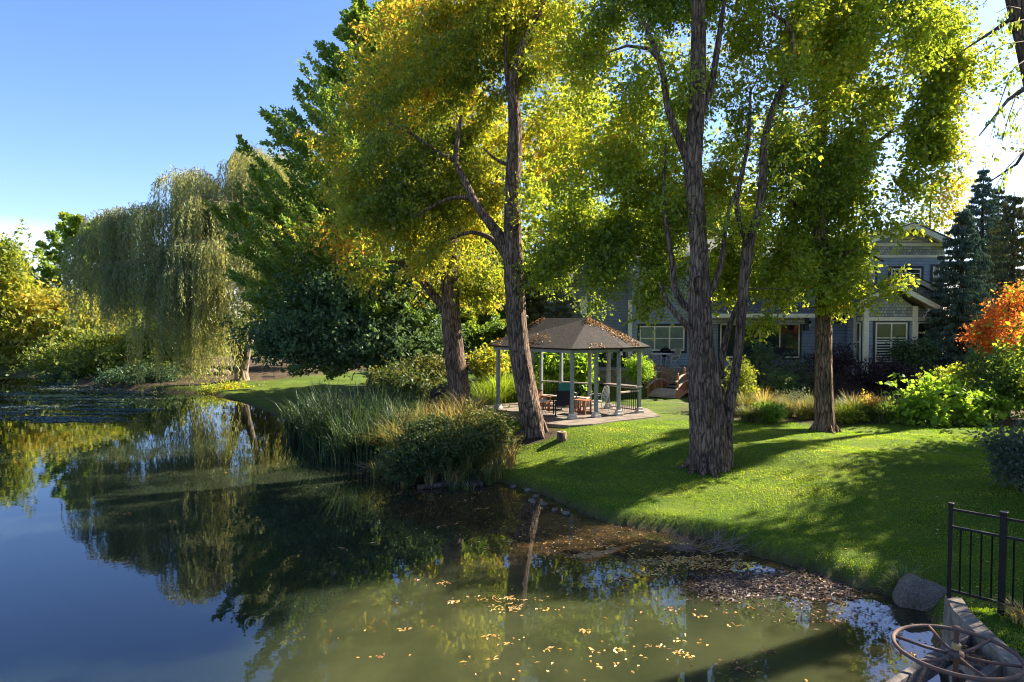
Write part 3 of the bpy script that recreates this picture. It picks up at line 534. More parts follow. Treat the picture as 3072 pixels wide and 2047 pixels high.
Y3 = 26.3; b3 = at(1062, 948, Y3); b3[2] = gh(b3[0], Y3)
T3 = [[(1072, 965, Y3, .5), (1062, 930, Y3, .42), (1048, 850, Y3, .40), (1038, 760, Y3, .37), (1034, 650, Y3, .33), (1036, 520, Y3, .3), (1040, 400, Y3, .26), (1034, 300, Y3, .23), (1030, 200, Y3, .2), (1026, 120, Y3, .15), (1020, 0, Y3, .08)],
 [(1036, 720, Y3, .2), (1005, 690, Y3, .17), (975, 650, Y3-.1, .14), (940, 615, Y3-.2, .12), (918, 600, Y3-.3, .09), (890, 600, Y3-.4, .05)],
 [(1036, 560, Y3, .12), (1070, 500, Y3, .09), (1110, 470, Y3, .06), (1130, 440, Y3, .04)]]
L3 = lob([(1030, 60, 190, 110, 1, 2.4), (930, 200, 130, 90, 1, 1.8), (1100, 180, 100, 90, 1.2, 1.5), (860, 320, 120, 80, .6, 1.6), (1080, 330, 100, 80, 1.2, 1.4), (960, 400, 130, 80, .8, 1.5), (830, 470, 110, 70, .3, 1.4), (1090, 500, 90, 70, 1, 1.2), (900, 560, 120, 55, .2, 1.3), (1040, 620, 100, 55, .6, 1.2), (880, 625, 90, 28, -.6, .9), (1110, 660, 60, 45, .8, .9), (970, 490, 100, 60, -.6, 1.1)], Y3)
tree('locust_tree', 'golden-leaved tree with a bent low branch rising behind the lakeside shrubs', b3, T3, L3, 5500, 30, .42, .14, .075, 'locust_gold', .56, .24, 'bark', gate=.1, droop=.6, twigs=400, furrow=.06, sides=40, seed=31, f=2.3)

# tree standing right of the frame, its branches hang into the top right corner; unseen crown lobes added for shade
Y5 = 13.0
b5 = np.array([11.0, 13.2, gh(11, 13.2)])
T5 = [([b5, b5+[.1, 0, 2], b5+[-.1, 0, 5], (10.1, 13.2, 9.2), (9.62, 13.2, 11.0), (9.3, 13.3, 12.6), (9.2, 13.2, 16)], [.4, .33, .3, .26, .23, .2, .08]),
 ([(10.0, 13.2, 9.3), (9.4, 13.1, 8.9), (8.8, 13, 8.2)], [.06, .03, .01]),
 ([(9.7, 13.2, 10.6), (9.1, 13.1, 10.2), (8.4, 13, 9.75)], [.05, .03, .01]),
 ([(10.2, 13.2, 8.6), (9.6, 13.1, 7.7), (9.0, 13.1, 7.3)], [.05, .025, .008])]
L5 = [((9.9, 12.6, 14), (1.6, 2, 1.2), .5)]+[((x+.6*sin(z), y+.6*cos(z*2), z), (2.7, 2.5, 1.7), 1) for x, y, zz in ((19.2, 20.2, (4, 7.4)), (18.2, 16.6, (4.2, 7.6)), (16.6, 12.6, (4.2, 7.6)), (14.8, 9, (3.8, 7)), (22.5, 21.6, (6, 9.6)), (22, 18, (9.4,)), (20, 12, (9,))) for z in zz]+[((23.5, 18.6, 8.6), (2.6, 2.2, 1.8), 1), ((19.5, 22, 13), (2.6, .7, 1.5), 1.2), ((19.8, 18.8, 12.8), (2.6, .5, 1.5), 1.2), ((20.5, 14.6, 12.6), (2.4, .6, 1.6), 1.2)]  # off-frame lobes placed and shaped to shade the lawn and band the water
tree('locust_tree', 'tree at the right edge whose thin twigs hang against the pale sky', b5, T5, L5, 12000, 28, .55, .14, .09, 'locust', .3, .15, 'bark', gate=-.1, twigs=160, furrow=.05, sides=30, seed=51, f=1.0)
o5 = [o for o in bpy.data.objects if o.name.startswith('locust_tree')][-1]
lv = Leaves(); W = Wood()
for (x0, y0, x1, y1) in ((2353, 45, 2268, 90), (2353, 95, 2262, 130), (2353, 140, 2310, 190), (2353, 345, 2270, 455), (2345, 20, 2290, 30), (2318, 180, 2275, 320), (2335, 220, 2300, 335), (2353, 240, 2320, 300)):
    p = at(x0, y0, 12.2); q = at(x1, y1, 11.8+R.uniform(-.2, .2)); m_ = (p+q)/2+np.array([0, 0, .08])
    W.tube([p, m_, q], [.012, .007, .003], 5, nodes=False)
    for k in range(5):
        u = R.uniform(.3, 1); s_ = p+(q-p)*u; lv.along(s_, s_+R.normal(size=3)*.16+np.array([0, 0, -.12]), .05, .03, 9, .085, .035, .3, .5, 0, .2, .6)
link('hanging_leaves', lv.mesh('hanging_leaves'), M['locust'], o5); W.build('twigs', M['bark_far'], o5)

# ------------------------------------------------------------ weeping willow
HZ0 = lambda y, Y: float(at(1176, y, Y)[2])
def willow(name, label, base, trunk, domes, strands, m, seed, tint=.35, l=.24, wd=.05):
    root = thing(name, label, 'tree', base); W = Wood(); rg = np.random.default_rng(seed)
    for tr in trunk: W.tube(*path(tr), 12, .06 if tr[0][3] > .2 else 0, seed)
    lv = Leaves(); tops = []; dm = []
    for (x, y, Y, rx, ry, rd, cnt, low, col) in domes:
        if rx < 45: dm.append((x, y, Y, rx, ry, rd, cnt, low, col)); continue
        for j in range(9):
            th = rg.uniform(0, 2*pi); r_ = rg.uniform(.15, .85); q = rg.uniform(.28, .48)
            dm.append((x+cos(th)*r_*rx, y-ry*.75*(math.sqrt(1-r_*r_))+ry*.25, Y+sin(th)*r_*rd, rx*q, ry*q, rd*q, max(int(cnt/7), 14), low+(HZ0(y, Y)-low)*rg.uniform(0, .55), col+rg.normal()*.1))
    for (x, y, Y, rx, ry, rd, cnt, low, col) in dm:
        c = at(x, y, Y); mm_ = mpp(Y); a = rg.uniform(0, 2*pi, cnt); r = rg.uniform(0, 1, cnt)**.5
        px_ = c[0]+np.cos(a)*r*rx*mm_; py_ = c[1]+np.sin(a)*r*rd; top = c[2]+ry*mm_*np.sqrt(np.maximum(1-r*r, 0))+rg.normal(size=cnt)*.15
        tops.append(np.stack([px_, py_, top], 1)[:40])
        n3 = vn(np.stack([px_*1.3, py_*1.3, top*.6], 1), 1.3, seed)
        for i in range(cnt):
            L = max(.8, (top[i]-low)*min(1, (.24+.4*abs(n3[i])+.3*rg.uniform())) if rg.uniform() > .12 else top[i]-low)
            n = int(L/.085); t = np.linspace(0, 1, n); out = np.array([cos(a[i]), sin(a[i]), 0])
            P = np.array([px_[i], py_[i], top[i]])+out*(.45*(1-np.exp(-t*5)))[:, None]*(0.3+r[i]); P[:, 2] += .25*np.sin(np.minimum(t*6, pi))*r[i]-L*t
            P += rg.normal(size=(n, 3))*.035
            dirn = unit(rg.normal(size=(n, 3))*.45+np.array([0, 0, -1])); k = float(np.clip(col+tint+.16*n3[i]+rg.normal()*.1, 0, 1))
            lv.put(P, dirn, rg.normal(size=(n, 3)), l*rg.uniform(.7, 1.3, n), wd*rg.uniform(.7, 1.3, n), np.clip(k+rg.normal(size=n)*.1+.12*t, 0, 1))
    W.grow(np.concatenate(tops), rmax=.16, taper=.02, tip=.015, up=.2)
    W.build('trunk', M['bark_pale'], root); link('crown', lv.mesh('crown'), M[m], root); return root
YW = 46.0; bw = at(556, 878, YW); bw[2] = gh(bw[0], YW)
willow('willow_tree', 'large weeping willow with pale forked trunk trailing strands into the pond', bw,
 [[(553, 890, YW, .75), (556, 870, YW, .5), (552, 835, YW, .38), (535, 780, YW, .34), (515, 720, YW, .3), (500, 640, YW, .26), (470, 560, YW, .2), (430, 480, YW, .12)],
  [(556, 868, YW, .36), (566, 820, YW, .26), (580, 760, YW+.5, .22), (590, 690, YW+.5, .2), (600, 560, YW+.5, .16), (590, 420, YW+.5, .1)],
  [(508, 680, YW, .2), (440, 600, YW-.5, .16), (340, 560, YW-1, .1)], [(588, 700, YW, .15), (560, 690, YW-.5, .1), (640, 700, YW-.3, .06)]],
 [(650, 450, YW+2, 70, 70, 3, 200, 5, .25), (690, 560, YW+2, 60, 60, 3, 180, 4, .3), (560, 470, YW+1, 90, 80, 3, 260, 4.5, .1), (650, 560, YW+1, 80, 80, 3, 220, 3.5, .15), (200, 600, YW-.5, 40, 60, 2.0, 120, 3.8, -.1), (430, 465, YW, 85, 85, 3.2, 300, 4.0, .08), (340, 520, YW-1, 90, 62, 3.2, 260, 3.2, -.02), (255, 560, YW-.5, 62, 88, 2.6, 200, 3.5, -.12), (590, 400, YW+1, 80, 75, 2.8, 260, 5.5, .15), (490, 500, YW-1.5, 90, 60, 2.8, 260, 3.4, .05), (430, 575, YW-3, 60, 35, 2.0, 170, .6, -.08), (520, 590, YW-3, 70, 50, 2.4, 230, 1.3, -.05), (300, 640, YW-2.5, 95, 45, 2.6, 200, 2.4, -.16), (400, 650, YW-3.5, 95, 40, 2.4, 240, .1, -.1), (600, 560, YW, 80, 60, 2.4, 190, 3.0, .12), (460, 700, YW-3, 60, 30, 2, 120, .05, .05), (370, 600, YW-2.5, 60, 35, 2, 120, 3, -.1), (330, 770, YW-4.0, 14, 20, .6, 40, -.1, .4), (485, 760, YW-3.5, 40, 20, 1, 70, .0, .1), (640, 520, YW+1, 60, 60, 2, 120, 3.6, .2)], 0, 'willow', 5, tint=.22)
YB = 78
willow('willow_tree', 'distant paler willow top showing behind the big willow', np.array([at(600, 860, YB)[0], YB, gh(at(600, 860, YB)[0], YB)]),
 [[(620, 860, YB, .6), (620, 700, YB, .45), (610, 520, YB, .3), (600, 420, YB, .15)]],
 [(570, 400, YB, 55, 65, 4, 150, 8, .25), (630, 420, YB, 70, 70, 4, 150, 8, .25), (700, 560, YB, 110, 90, 5, 200, 3, .3)], 0, 'willow', 6, l=.4, wd=.1)

# ------------------------------------------------------------ tree with upswept spiky branches behind
def spired(name, label, x, ybase, ytop, Y, sil, m, n=60, per=170, r0=.75, l=.2, wd=.14, tint=.4, seed=9, trunk_r=.5, up=1.0, bark='bark_far'):
    """sil = [(z fraction, half width m)]; leafy branches sweep up and out from a central trunk"""
    base = at(x, ybase, Y); base[2] = gh(base[0], Y); H = at(x, ytop, Y)[2]-base[2]; root = thing(name, label, 'tree', base); W = Wood(); lv = Leaves(); rg = np.random.default_rng(seed)
    W.tube([base, base+[0, 0, H*.4], base+[.2, 0, H*.98]], [trunk_r, trunk_r*.65, .04], 10)
    zs = [s_[0] for s_ in sil]; ws = [s_[1] for s_ in sil]
    for k in range(n):
        f_ = (k+.5)/n*.93+.04; a = k*2.4+rg.normal()*.2; L = np.interp(f_, zs, ws)*rg.uniform(.82, 1.12)
        tipz = f_*H; d = np.array([cos(a), sin(a), 0]); p0 = base+[0, 0, max(tipz-L*up, .12*H)]; p1 = base+d*L+[0, 0, tipz]
        mid = p0+(p1-p0)*.55+np.array([0, 0, -L*.06]); W.tube([p0, mid, p1], [.03+.012*L, .03, .01], 5, nodes=False)
        lv.along(p0+(p1-p0)*.2, p1, r0*rg.uniform(.8, 1.2), .1, int(per*(.4+L/6)), l, wd, tint+rg.normal()*.12, .8)
        for j in range(7):
            u = rg.uniform(.35, .95); s_ = p0+(p1-p0)*u; side = np.array([-sin(a), cos(a), 0])*rg.choice([-1, 1]); e_ = s_+(side*rg.uniform(.5, 1)+d*.7+np.array([0, 0, rg.uniform(.2, .9)]))*(L*.2*(1.2-u)+.4)
            lv.along(s_, e_, r0*.5, .06, int(per*.3), l, wd, tint+rg.normal()*.14, .8)
    W.build('trunk', M[bark], root); link('crown', lv.mesh('crown'), M[m], root); return root
spired('maple_tree', 'tall broad tree with spiky upswept branches beside the willow', 885, 870, -20, 38, [(0, 4.5), (.2, 7.5), (.35, 8.2), (.5, 8.2), (.64, 6.6), (.76, 5.0), (.87, 3.0), (1, .6)], 'green', 260, 250, .55, .19, .13, .62, 9, .55)
spired('maple_tree', 'bright green tree with dark spiky tips left of the willow', 200, 860, 485, 72, [(0, 3), (.3, 6.5), (.5, 6.8), (.75, 4.2), (1, 1)], 'green', 60, 130, 1.0, .42, .3, .65, 10, .4)

# ------------------------------------------------------------ middle distance trees and banks
def T(name, label, x, ybase, Y, lobes_, n, m, l=.2, wd=.13, rad=.6, per=24, tint=.4, seed=1, group=None, gate=-.3, tr=.2, twigs=50, lean=0, tvar=.18, droop=.3, f=1.0, tops=None, cat='tree', bark='bark_far', flat=.6):
    b = at(x, ybase, Y); b[2] = gh(b[0], Y); ty = min(q[1] for q in lobes_); top = at(x+lean, ty, Y)
    LB = [lobe(q[0], q[1], Y+(q[4] if len(q) > 4 else 0), q[2], q[3], q[5] if len(q) > 5 else None) for q in lobes_]
    tr_ = [([b, b+(top-b)*.3+[.1, 0, 0], b+(top-b)*.65+[-.1, 0, 0], top], [tr*1.3, tr, tr*.65, tr*.25])]
    return tree(name, label, b, tr_, LB, n, per, rad, l, wd, m, tint, tvar, bark, gate, droop, twigs, seed=seed, group=group, f=f, cat=cat, flat=flat)
T('shade_tree', 'dense dark green spreading tree low over the pond bank left of the golden tree', 850, 880, 33, [(800, 690, 140, 85), (700, 760, 110, 60, -1.5), (880, 780, 130, 60, -1), (930, 690, 90, 70), (780, 800, 90, 30, -1.5), (650, 790, 60, 35, -1.5), (990, 800, 80, 60)], 1500, 'darkgreen', .17, .11, .5, 34, .35, 61, tr=.25, twigs=90, gate=-.5)
T('yellow_shrub_tree', 'golden bushy tree at the far left end of the pond', 80, 850, 62, [(60, 730, 90, 60), (150, 720, 80, 55), (40, 790, 70, 45, -2), (120, 780, 100, 50, -2), (230, 760, 80, 60, -3)], 1100, 'yellow', .3, .2, .8, 26, .65, 62, gate=-.6)
T('bank_tree', 'olive green bushy tree overhanging the water under the willow', 270, 870, 52, [(250, 800, 110, 50), (160, 820, 90, 38, 1), (330, 800, 80, 55), (370, 840, 90, 30, -1), (240, 840, 90, 30, -1)], 1100, 'yellow', .22, .15, .6, 26, .3, 63, gate=-.55)
T('oak_tree', 'rounded olive-brown tree cut off by the left edge', -10, 850, 60, [(5, 590, 50, 50), (-40, 640, 90, 70), (20, 650, 40, 30), (-60, 740, 120, 80)], 700, 'locust_gold', .3, .2, .8, 26, .3, 64, gate=-.5)
T('yellow_shrub_tree', 'yellow leafy tree between the oak and the pond end', 55, 850, 68, [(55, 680, 55, 50), (90, 700, 40, 30), (20, 720, 60, 40)], 420, 'yellow', .32, .22, .8, 24, .5, 65, gate=-.5)
def conifer(name, label, x, ybase, ytop, Y, wid, m='needle', n=26, seed=1, group=None, droop=.22, tint=.35, l=.17, wd=.045, dens=1.0, bark='bark_far', low=.06, dx=0):
    base = at(x, ybase, Y); base[2] = gh(base[0], Y); H = at(x, ytop, Y)[2]-base[2]; root = thing(name, label, 'conifer', base, group); W = Wood(); lv = Leaves(); rg = np.random.default_rng(seed)
    W.tube([base, base+[0, 0, H*.5], base+[dx, 0, H]], [.02*H+.05, .011*H+.03, .015], 8)
    for k in range(n):
        f_ = low+(1-low)*(k/n)**.92; nb = int(7+6*(1-f_))
        for j in range(nb):
            a = 2*pi*j/nb+k*1.1+rg.normal()*.15; L = (wid*(1-f_)**.8+.12)*rg.uniform(.72, 1.15); d = np.array([cos(a), sin(a), 0]); p0 = base+[dx*f_, 0, H*f_+rg.normal()*.08]; tip_ = p0+d*L+[0, 0, -droop*L+.12*L*f_*4]
            W.tube([p0, p0+(tip_-p0)*.5+[0, 0, -.04*L], tip_], [.012+.012*L, .015, .006], 4, nodes=False)
            lv.along(p0+(tip_-p0)*.12, tip_, .1+.09*L, .07, int((26+46*L)*dens), l, wd, tint+rg.normal()*.12, 1.0, droop=.35)
            for q in range(int(2+L*1.5)):
                u = rg.uniform(.3, .95); s_ = p0+(tip_-p0)*u; sd = np.array([-sin(a), cos(a), 0])*rg.choice([-1, 1]); e_ = s_+(sd+d*.8+np.array([0, 0, -.25]))*L*.3*(1.15-u)+d*.12
                lv.along(s_, e_, .11, .05, int(20*dens), l, wd, tint+rg.normal()*.12, 1.0, droop=.3)
    W.build('trunk', M[bark], root); link('crown', lv.mesh('crown'), M[m], root); return root
conifer('spruce_tree', 'nearest dark blue-green spruce standing against the right side of the house', 2205, 868, 478, 33, 2.25, n=30, seed=71, group='conifers right of the house')
conifer('spruce_tree', 'tallest pointed spruce rising behind the nearest one', 2249, 850, 384, 40, 2.3, n=30, seed=72, group='conifers right of the house')
conifer('spruce_tree', 'greyer warm-tinted conifer at the right edge behind the red maple', 2320, 850, 440, 37, 2.5, 'needle_warm', n=26, seed=73, group='conifers right of the house', tint=.4)
conifer('spruce_tree', 'feathery conifer between the tallest spruce and the right edge', 2285, 850, 425, 43, 2.2, 'needle_warm', n=26, seed=74, group='conifers right of the house', tint=.3)
conifer('pine_tree', 'pine with drooping pale boughs directly behind the gazebo roof', 1262, 860, 560, 38, 3.1, 'needle_warm', n=22, seed=75, tint=.35, dens=.9)
conifer('pine_tree', 'small grey pine far off in the gap left of the willow', 105, 850, 640, 85, 3.6, 'needle', n=16, seed=76, tint=.5, l=.4, wd=.12, dens=.7)
conifer('pine_tree', 'brownish conifer low behind the oak at the left edge', 30, 850, 600, 75, 5, 'needle_warm', n=16, seed=77, tint=.3, l=.4, wd=.12, dens=.8)
for i, (x, y, h, w_) in enumerate(((25.0, 28.7, 25, .45), (25.7, 30.8, 26, .32), (26.2, 32.6, 26, .45))):  # off-frame trees added to cast narrow shade stripes across the left lawn
    b = np.array([x, y, gh(x, y)]); tree('poplar_tree', ['slim dark column tree nearest the lawn past the right edge', 'narrowest column tree past the right edge', 'slim column tree farthest back past the right edge'][i], b, [([b, b+[.1, 0, h*.5], b+[0, 0, h]], [.24, .16, .04])], [(b+[0, 0, h*q], (w_, w_, 1.3), 1) for q in (.55, .62, .69, .76, .83, .9, .96)], 900, 24, .22, .18, .12, 'green', .4, .15, gate=-.5, twigs=30, seed=200+i, group='slim trees past the right edge')
G = 'tall trees behind the gazebo and the house'
T('background_tree', 'green tree filling the gap behind the leaning trunk', 1120, 860, 44, [(1120, 420, 90, 120), (1100, 600, 90, 110), (1180, 700, 60, 70), (1040, 700, 80, 80), (1150, 780, 60, 50)], 1000, 'green', .22, .15, .7, 26, .5, 81, G, gate=-.4)
T('background_tree', 'bright tall tree seen between the leaning trunk and the double trunk', 1330, 860, 46, [(1320, 190, 120, 90), (1250, 330, 80, 110), (1380, 330, 120, 120), (1300, 500, 120, 110), (1420, 520, 110, 100), (1290, 640, 90, 60)], 1500, 'locust', .24, .16, .75, 26, .45, 82, G, gate=-.3)
T('background_tree', 'deep green tree behind the double trunk at mid height', 1500, 860, 48, [(1500, 330, 110, 110), (1560, 480, 110, 90), (1480, 600, 110, 80), (1400, 660, 90, 50)], 1100, 'green', .24, .16, .75, 26, .55, 83, G, gate=-.25)
T('background_tree', 'loose tree beyond the house ridge right of the double trunk', 1800, 700, 52, [(1770, 330, 90, 80), (1850, 430, 100, 70), (1740, 480, 60, 50), (1640, 470, 80, 70), (1950, 470, 60, 50)], 700, 'locust', .26, .17, .75, 22, .55, 84, G, gate=.0)
T('background_tree', 'sparse yellowing tree with thin branches above the house gable', 2140, 560, 50, [(2150, 455, 60, 40), (2100, 490, 45, 35), (2175, 500, 45, 35), (2130, 430, 40, 25), (2060, 540, 60, 25), (2200, 420, 22, 20)], 330, 'locust_gold', .22, .13, .6, 16, .5, 85, G, gate=.0, tr=.12, twigs=120)
T('background_tree', 'dark tree just above the gazebo roof left of the house', 1230, 860, 42, [(1200, 640, 60, 60), (1330, 620, 80, 50), (1380, 560, 70, 60)], 520, 'darkgreen', .22, .15, .6, 26, .5, 86, G, gate=-.4)
T('background_tree', 'tree behind the spiky maple closing the gap toward the willow', 720, 860, 56, [(700, 600, 90, 90), (640, 660, 70, 80), (760, 700, 80, 80), (600, 760, 80, 50)], 800, 'yellow', .3, .2, .8, 24, .35, 87, G, gate=-.4)
T('background_tree', 'far green tree at the left behind the yellow bushes', 300, 860, 80, [(290, 700, 80, 60), (220, 720, 60, 50), (370, 720, 80, 60), (450, 760, 90, 60), (540, 780, 80, 50)], 800, 'locust', .38, .26, 1.0, 24, .4, 88, G, gate=-.4)
# ------------------------------------------------------------ garden shrubs
T('red_maple', 'fiery orange-red maple at the right edge beside the spruces', 2320, 880, 27, [(2305, 715, 32, 34), (2260, 765, 35, 30), (2330, 690, 36, 28), (2290, 790, 34, 20), (2345, 760, 30, 40)], 420, 'red', .1, .07, .26, 20, .6, 91, gate=-.05, tr=.07, twigs=60, tvar=.25, f=2.5)
T('japanese_maple', 'small dark layered maple in front of the bay window', 2095, 880, 32.5, [(2075, 800, 30, 22), (2120, 795, 28, 22), (2100, 830, 35, 22), (2090, 865, 25, 20)], 200, 'darkgreen', .1, .07, .28, 26, .3, 92, gate=-.4, tr=.06, twigs=40, f=2.5)
shrub('purple_shrub', 'rounded blackish purple shrub right of the straight trunk by the house wall', 1912, 838, 32, 52, 40, 'purple', 240, 30, .1, .04, .25, .4, seed=93, group='purple mounded shrubs')
shrub('purple_shrub', 'wide dark purple mound below the bay window', 2030, 866, 30.8, 72, 34, 'purple', 300, 30, .1, .04, .25, .4, seed=94, group='purple mounded shrubs')
shrub('bay_shrub', 'grey-green airy shrub before the glass doors', 1785, 845, 32.5, 60, 34, 'sage', 260, 26, .1, .04, .25, .3, seed=95, extra=[(1840, 870, 32, 45, 25)])
shrub('laurel_shrub', 'dark green leafy shrub left below the glass doors', 1735, 822, 33, 30, 34, 'darkgreen', 150, 26, .12, .07, .25, .6, seed=96)
shrub('juniper_shrub', 'low dark green spreading shrub on the stone edging', 1770, 872, 31.3, 75, 18, 'green', 240, 26, .09, .04, .22, .3, seed=97)
shrub('ball_shrub', 'clipped lime-yellow ball shrub beside the bridge', 1466, 850, 31.2, 29, 27, 'bright', 420, 26, .06, .035, .12, .8, seed=98, tvar=.1, twigs=10, gate=-2)
shrub('hosta_shrub', 'bright large-leaved shrub glowing on the back edge of the lawn', 2160, 925, 23.6, 72, 46, 'bright', 420, 14, .17, .14, .28, .7, seed=99, extra=[(2110, 955, 23.4, 50, 24), (2215, 950, 23.6, 50, 22)], droop=.1, flat=.35)
shrub('hosta_shrub', 'smaller broad-leaved shrub in half shade right of the glowing one', 2265, 925, 23.8, 42, 16, 'bright', 130, 12, .16, .13, .25, .3, seed=100, droop=.1, flat=.35)
shrub('hedge_shrub', 'big rounded deep green bush at the right edge behind the lawn', 2320, 850, 25, 75, 55, 'green', 520, 28, .11, .07, .28, .35, seed=101, extra=[(2300, 900, 24.6, 70, 35), (2360, 900, 24.5, 60, 45)], rd=1.6)
shrub('garden_shrub', 'yellow-green low shrub between the spruce and the rounded bush', 2205, 862, 27.5, 50, 24, 'locust', 220, 24, .1, .07, .22, .5, seed=102, rd=1)
shrub('garden_shrub', 'tall leafy shrub with bright side leaves behind the gazebo railing', 1330, 850, 31, 32, 42, 'bright', 170, 12, .2, .14, .25, .6, seed=103, droop=.1, flat=.35)
shrub('garden_shrub', 'bright many-leaved shrub behind the gazebo middle posts', 1262, 845, 32, 22, 36, 'bright', 110, 12, .2, .14, .25, .6, seed=104, droop=.1, flat=.35)
shrub('garden_shrub', 'golden round shrub behind the leaning trunk left of the gazebo', 1130, 835, 31, 45, 35, 'locust_gold', 240, 24, .13, .09, .3, .4, seed=105, rd=1)
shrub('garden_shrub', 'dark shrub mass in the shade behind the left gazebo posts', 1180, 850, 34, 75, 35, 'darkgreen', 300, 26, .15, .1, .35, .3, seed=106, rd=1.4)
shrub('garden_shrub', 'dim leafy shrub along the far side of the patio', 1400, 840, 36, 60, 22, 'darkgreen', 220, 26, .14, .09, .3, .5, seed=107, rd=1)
shrub('garden_shrub', 'yellow spired shrub seen in the fork of the double trunk', 1700, 880, 27, 26, 48, 'yellow', 160, 24, .09, .05, .2, .5, seed=108, rd=.7)
shrub('edge_shrub', 'grey-green shrub beside a dark rock at the right edge of the lawn', 2345, 1050, 14.5, 32, 62, 'sage', 220, 24, .08, .045, .18, .15, seed=109, rd=.8)
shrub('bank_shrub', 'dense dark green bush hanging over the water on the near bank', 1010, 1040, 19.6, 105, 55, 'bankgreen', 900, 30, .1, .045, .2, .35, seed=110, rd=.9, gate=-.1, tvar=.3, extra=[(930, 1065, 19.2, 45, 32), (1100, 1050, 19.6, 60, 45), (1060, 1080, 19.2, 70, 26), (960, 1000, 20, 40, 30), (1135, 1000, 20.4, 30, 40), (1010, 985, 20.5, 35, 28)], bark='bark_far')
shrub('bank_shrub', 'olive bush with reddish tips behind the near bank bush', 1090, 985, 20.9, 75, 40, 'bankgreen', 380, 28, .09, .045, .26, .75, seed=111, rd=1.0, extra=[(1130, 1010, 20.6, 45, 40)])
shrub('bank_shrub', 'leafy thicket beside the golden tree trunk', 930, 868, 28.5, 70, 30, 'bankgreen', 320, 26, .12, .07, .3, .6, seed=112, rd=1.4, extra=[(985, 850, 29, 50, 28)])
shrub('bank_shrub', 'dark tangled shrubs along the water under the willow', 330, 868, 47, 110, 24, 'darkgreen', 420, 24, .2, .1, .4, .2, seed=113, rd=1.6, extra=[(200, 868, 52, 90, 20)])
shrub('bank_shrub', 'low green growth at the foot of the willow trunk', 520, 898, 43, 55, 14, 'locust', 150, 22, .18, .06, .3, .4, seed=114, rd=1)
shrub('perennial_plant', 'leafy green perennial left of the straight trunk in the bed', 1770, 945, 23.9, 26, 20, 'bright', 90, 20, .09, .05, .18, .4, seed=120, rd=.4)
shrub('perennial_plant', 'yellow-green flowering perennial just right of the straight trunk', 1945, 950, 23.7, 28, 20, 'yellow', 90, 20, .07, .04, .18, .5, seed=121, rd=.4)
shrub('perennial_plant', 'rusty-flowered perennial in the middle of the right bed', 2000, 935, 24.2, 18, 24, 'locust_gold', 70, 20, .06, .035, .16, .9, seed=122, rd=.3)
shrub('perennial_plant', 'dark green leafy perennial between rusty flowers and glowing shrub', 2050, 950, 23.6, 34, 22, 'green', 120, 20, .1, .06, .18, .4, seed=123, rd=.4)
shrub('perennial_plant', 'tall sage-coloured seed stems behind the tussocks', 1830, 915, 25.5, 22, 32, 'sage', 80, 20, .06, .03, .2, .6, seed=124, rd=.3)
# ------------------------------------------------------------ reeds and ornamental grasses
Gr = 'reed clumps in the shallows'
for i, (x, y, Y, rw, n, h, lb) in enumerate([(728, 1000, 27.0, 1.0, 1300, 1.9, 'leftmost dark green reed clump at the water edge'), (785, 1000, 25.6, 1.3, 2300, 2.3, 'tall dense reed clump with sunlit blade tips'), (850, 1010, 23.6, 1.5, 2300, 2.25, 'tallest reed clump in the middle of the bed'), (905, 985, 22.6, 1.2, 1500, 1.7, 'shorter reed clump next to the bank bush'), (800, 1040, 22.9, 1.1, 900, 1.5, 'low outer reeds leaning over the water'), (880, 930, 28, 1.7, 1500, 1.7, 'reeds standing farther back on the bank')]):
    c = at(x, y, Y); c[2] = 0; clump('reed_clump', lb, c, rw, int(n*.42), h*.92, .5, .036, 'reed', .35, 'reeds', Gr, curve=1.3)
for i, (x, Y, rw, n, h, m, ti, lb) in enumerate([(1000, 19.3, .8, 420, .95, 'reed', .75, 'long grass blades poking out of the near bank bush'), (1090, 19.7, .7, 460, 1.0, 'straw', .35, 'olive grass stems rising through the near bank bush'), (1130, 20.4, .7, 520, 1.05, 'straw', .55, 'tan grass stems below the gazebo slab corner'), (905, 20.4, .6, 300, .9, 'straw', .4, 'arching straw grass at the reed side of the bush'), (1060, 19.1, .6, 200, .55, 'reed', .6, 'short blades hanging to the water under the bush')]):
    c = at(x, 1000, Y); c[2] = gh(c[0], Y); clump('grass_clump', lb, c, rw, n, h, .8, .022, m, ti, 'grass', 'wild grasses in the bank bush', curve=1.4)
Gg = 'ornamental grass tussocks'
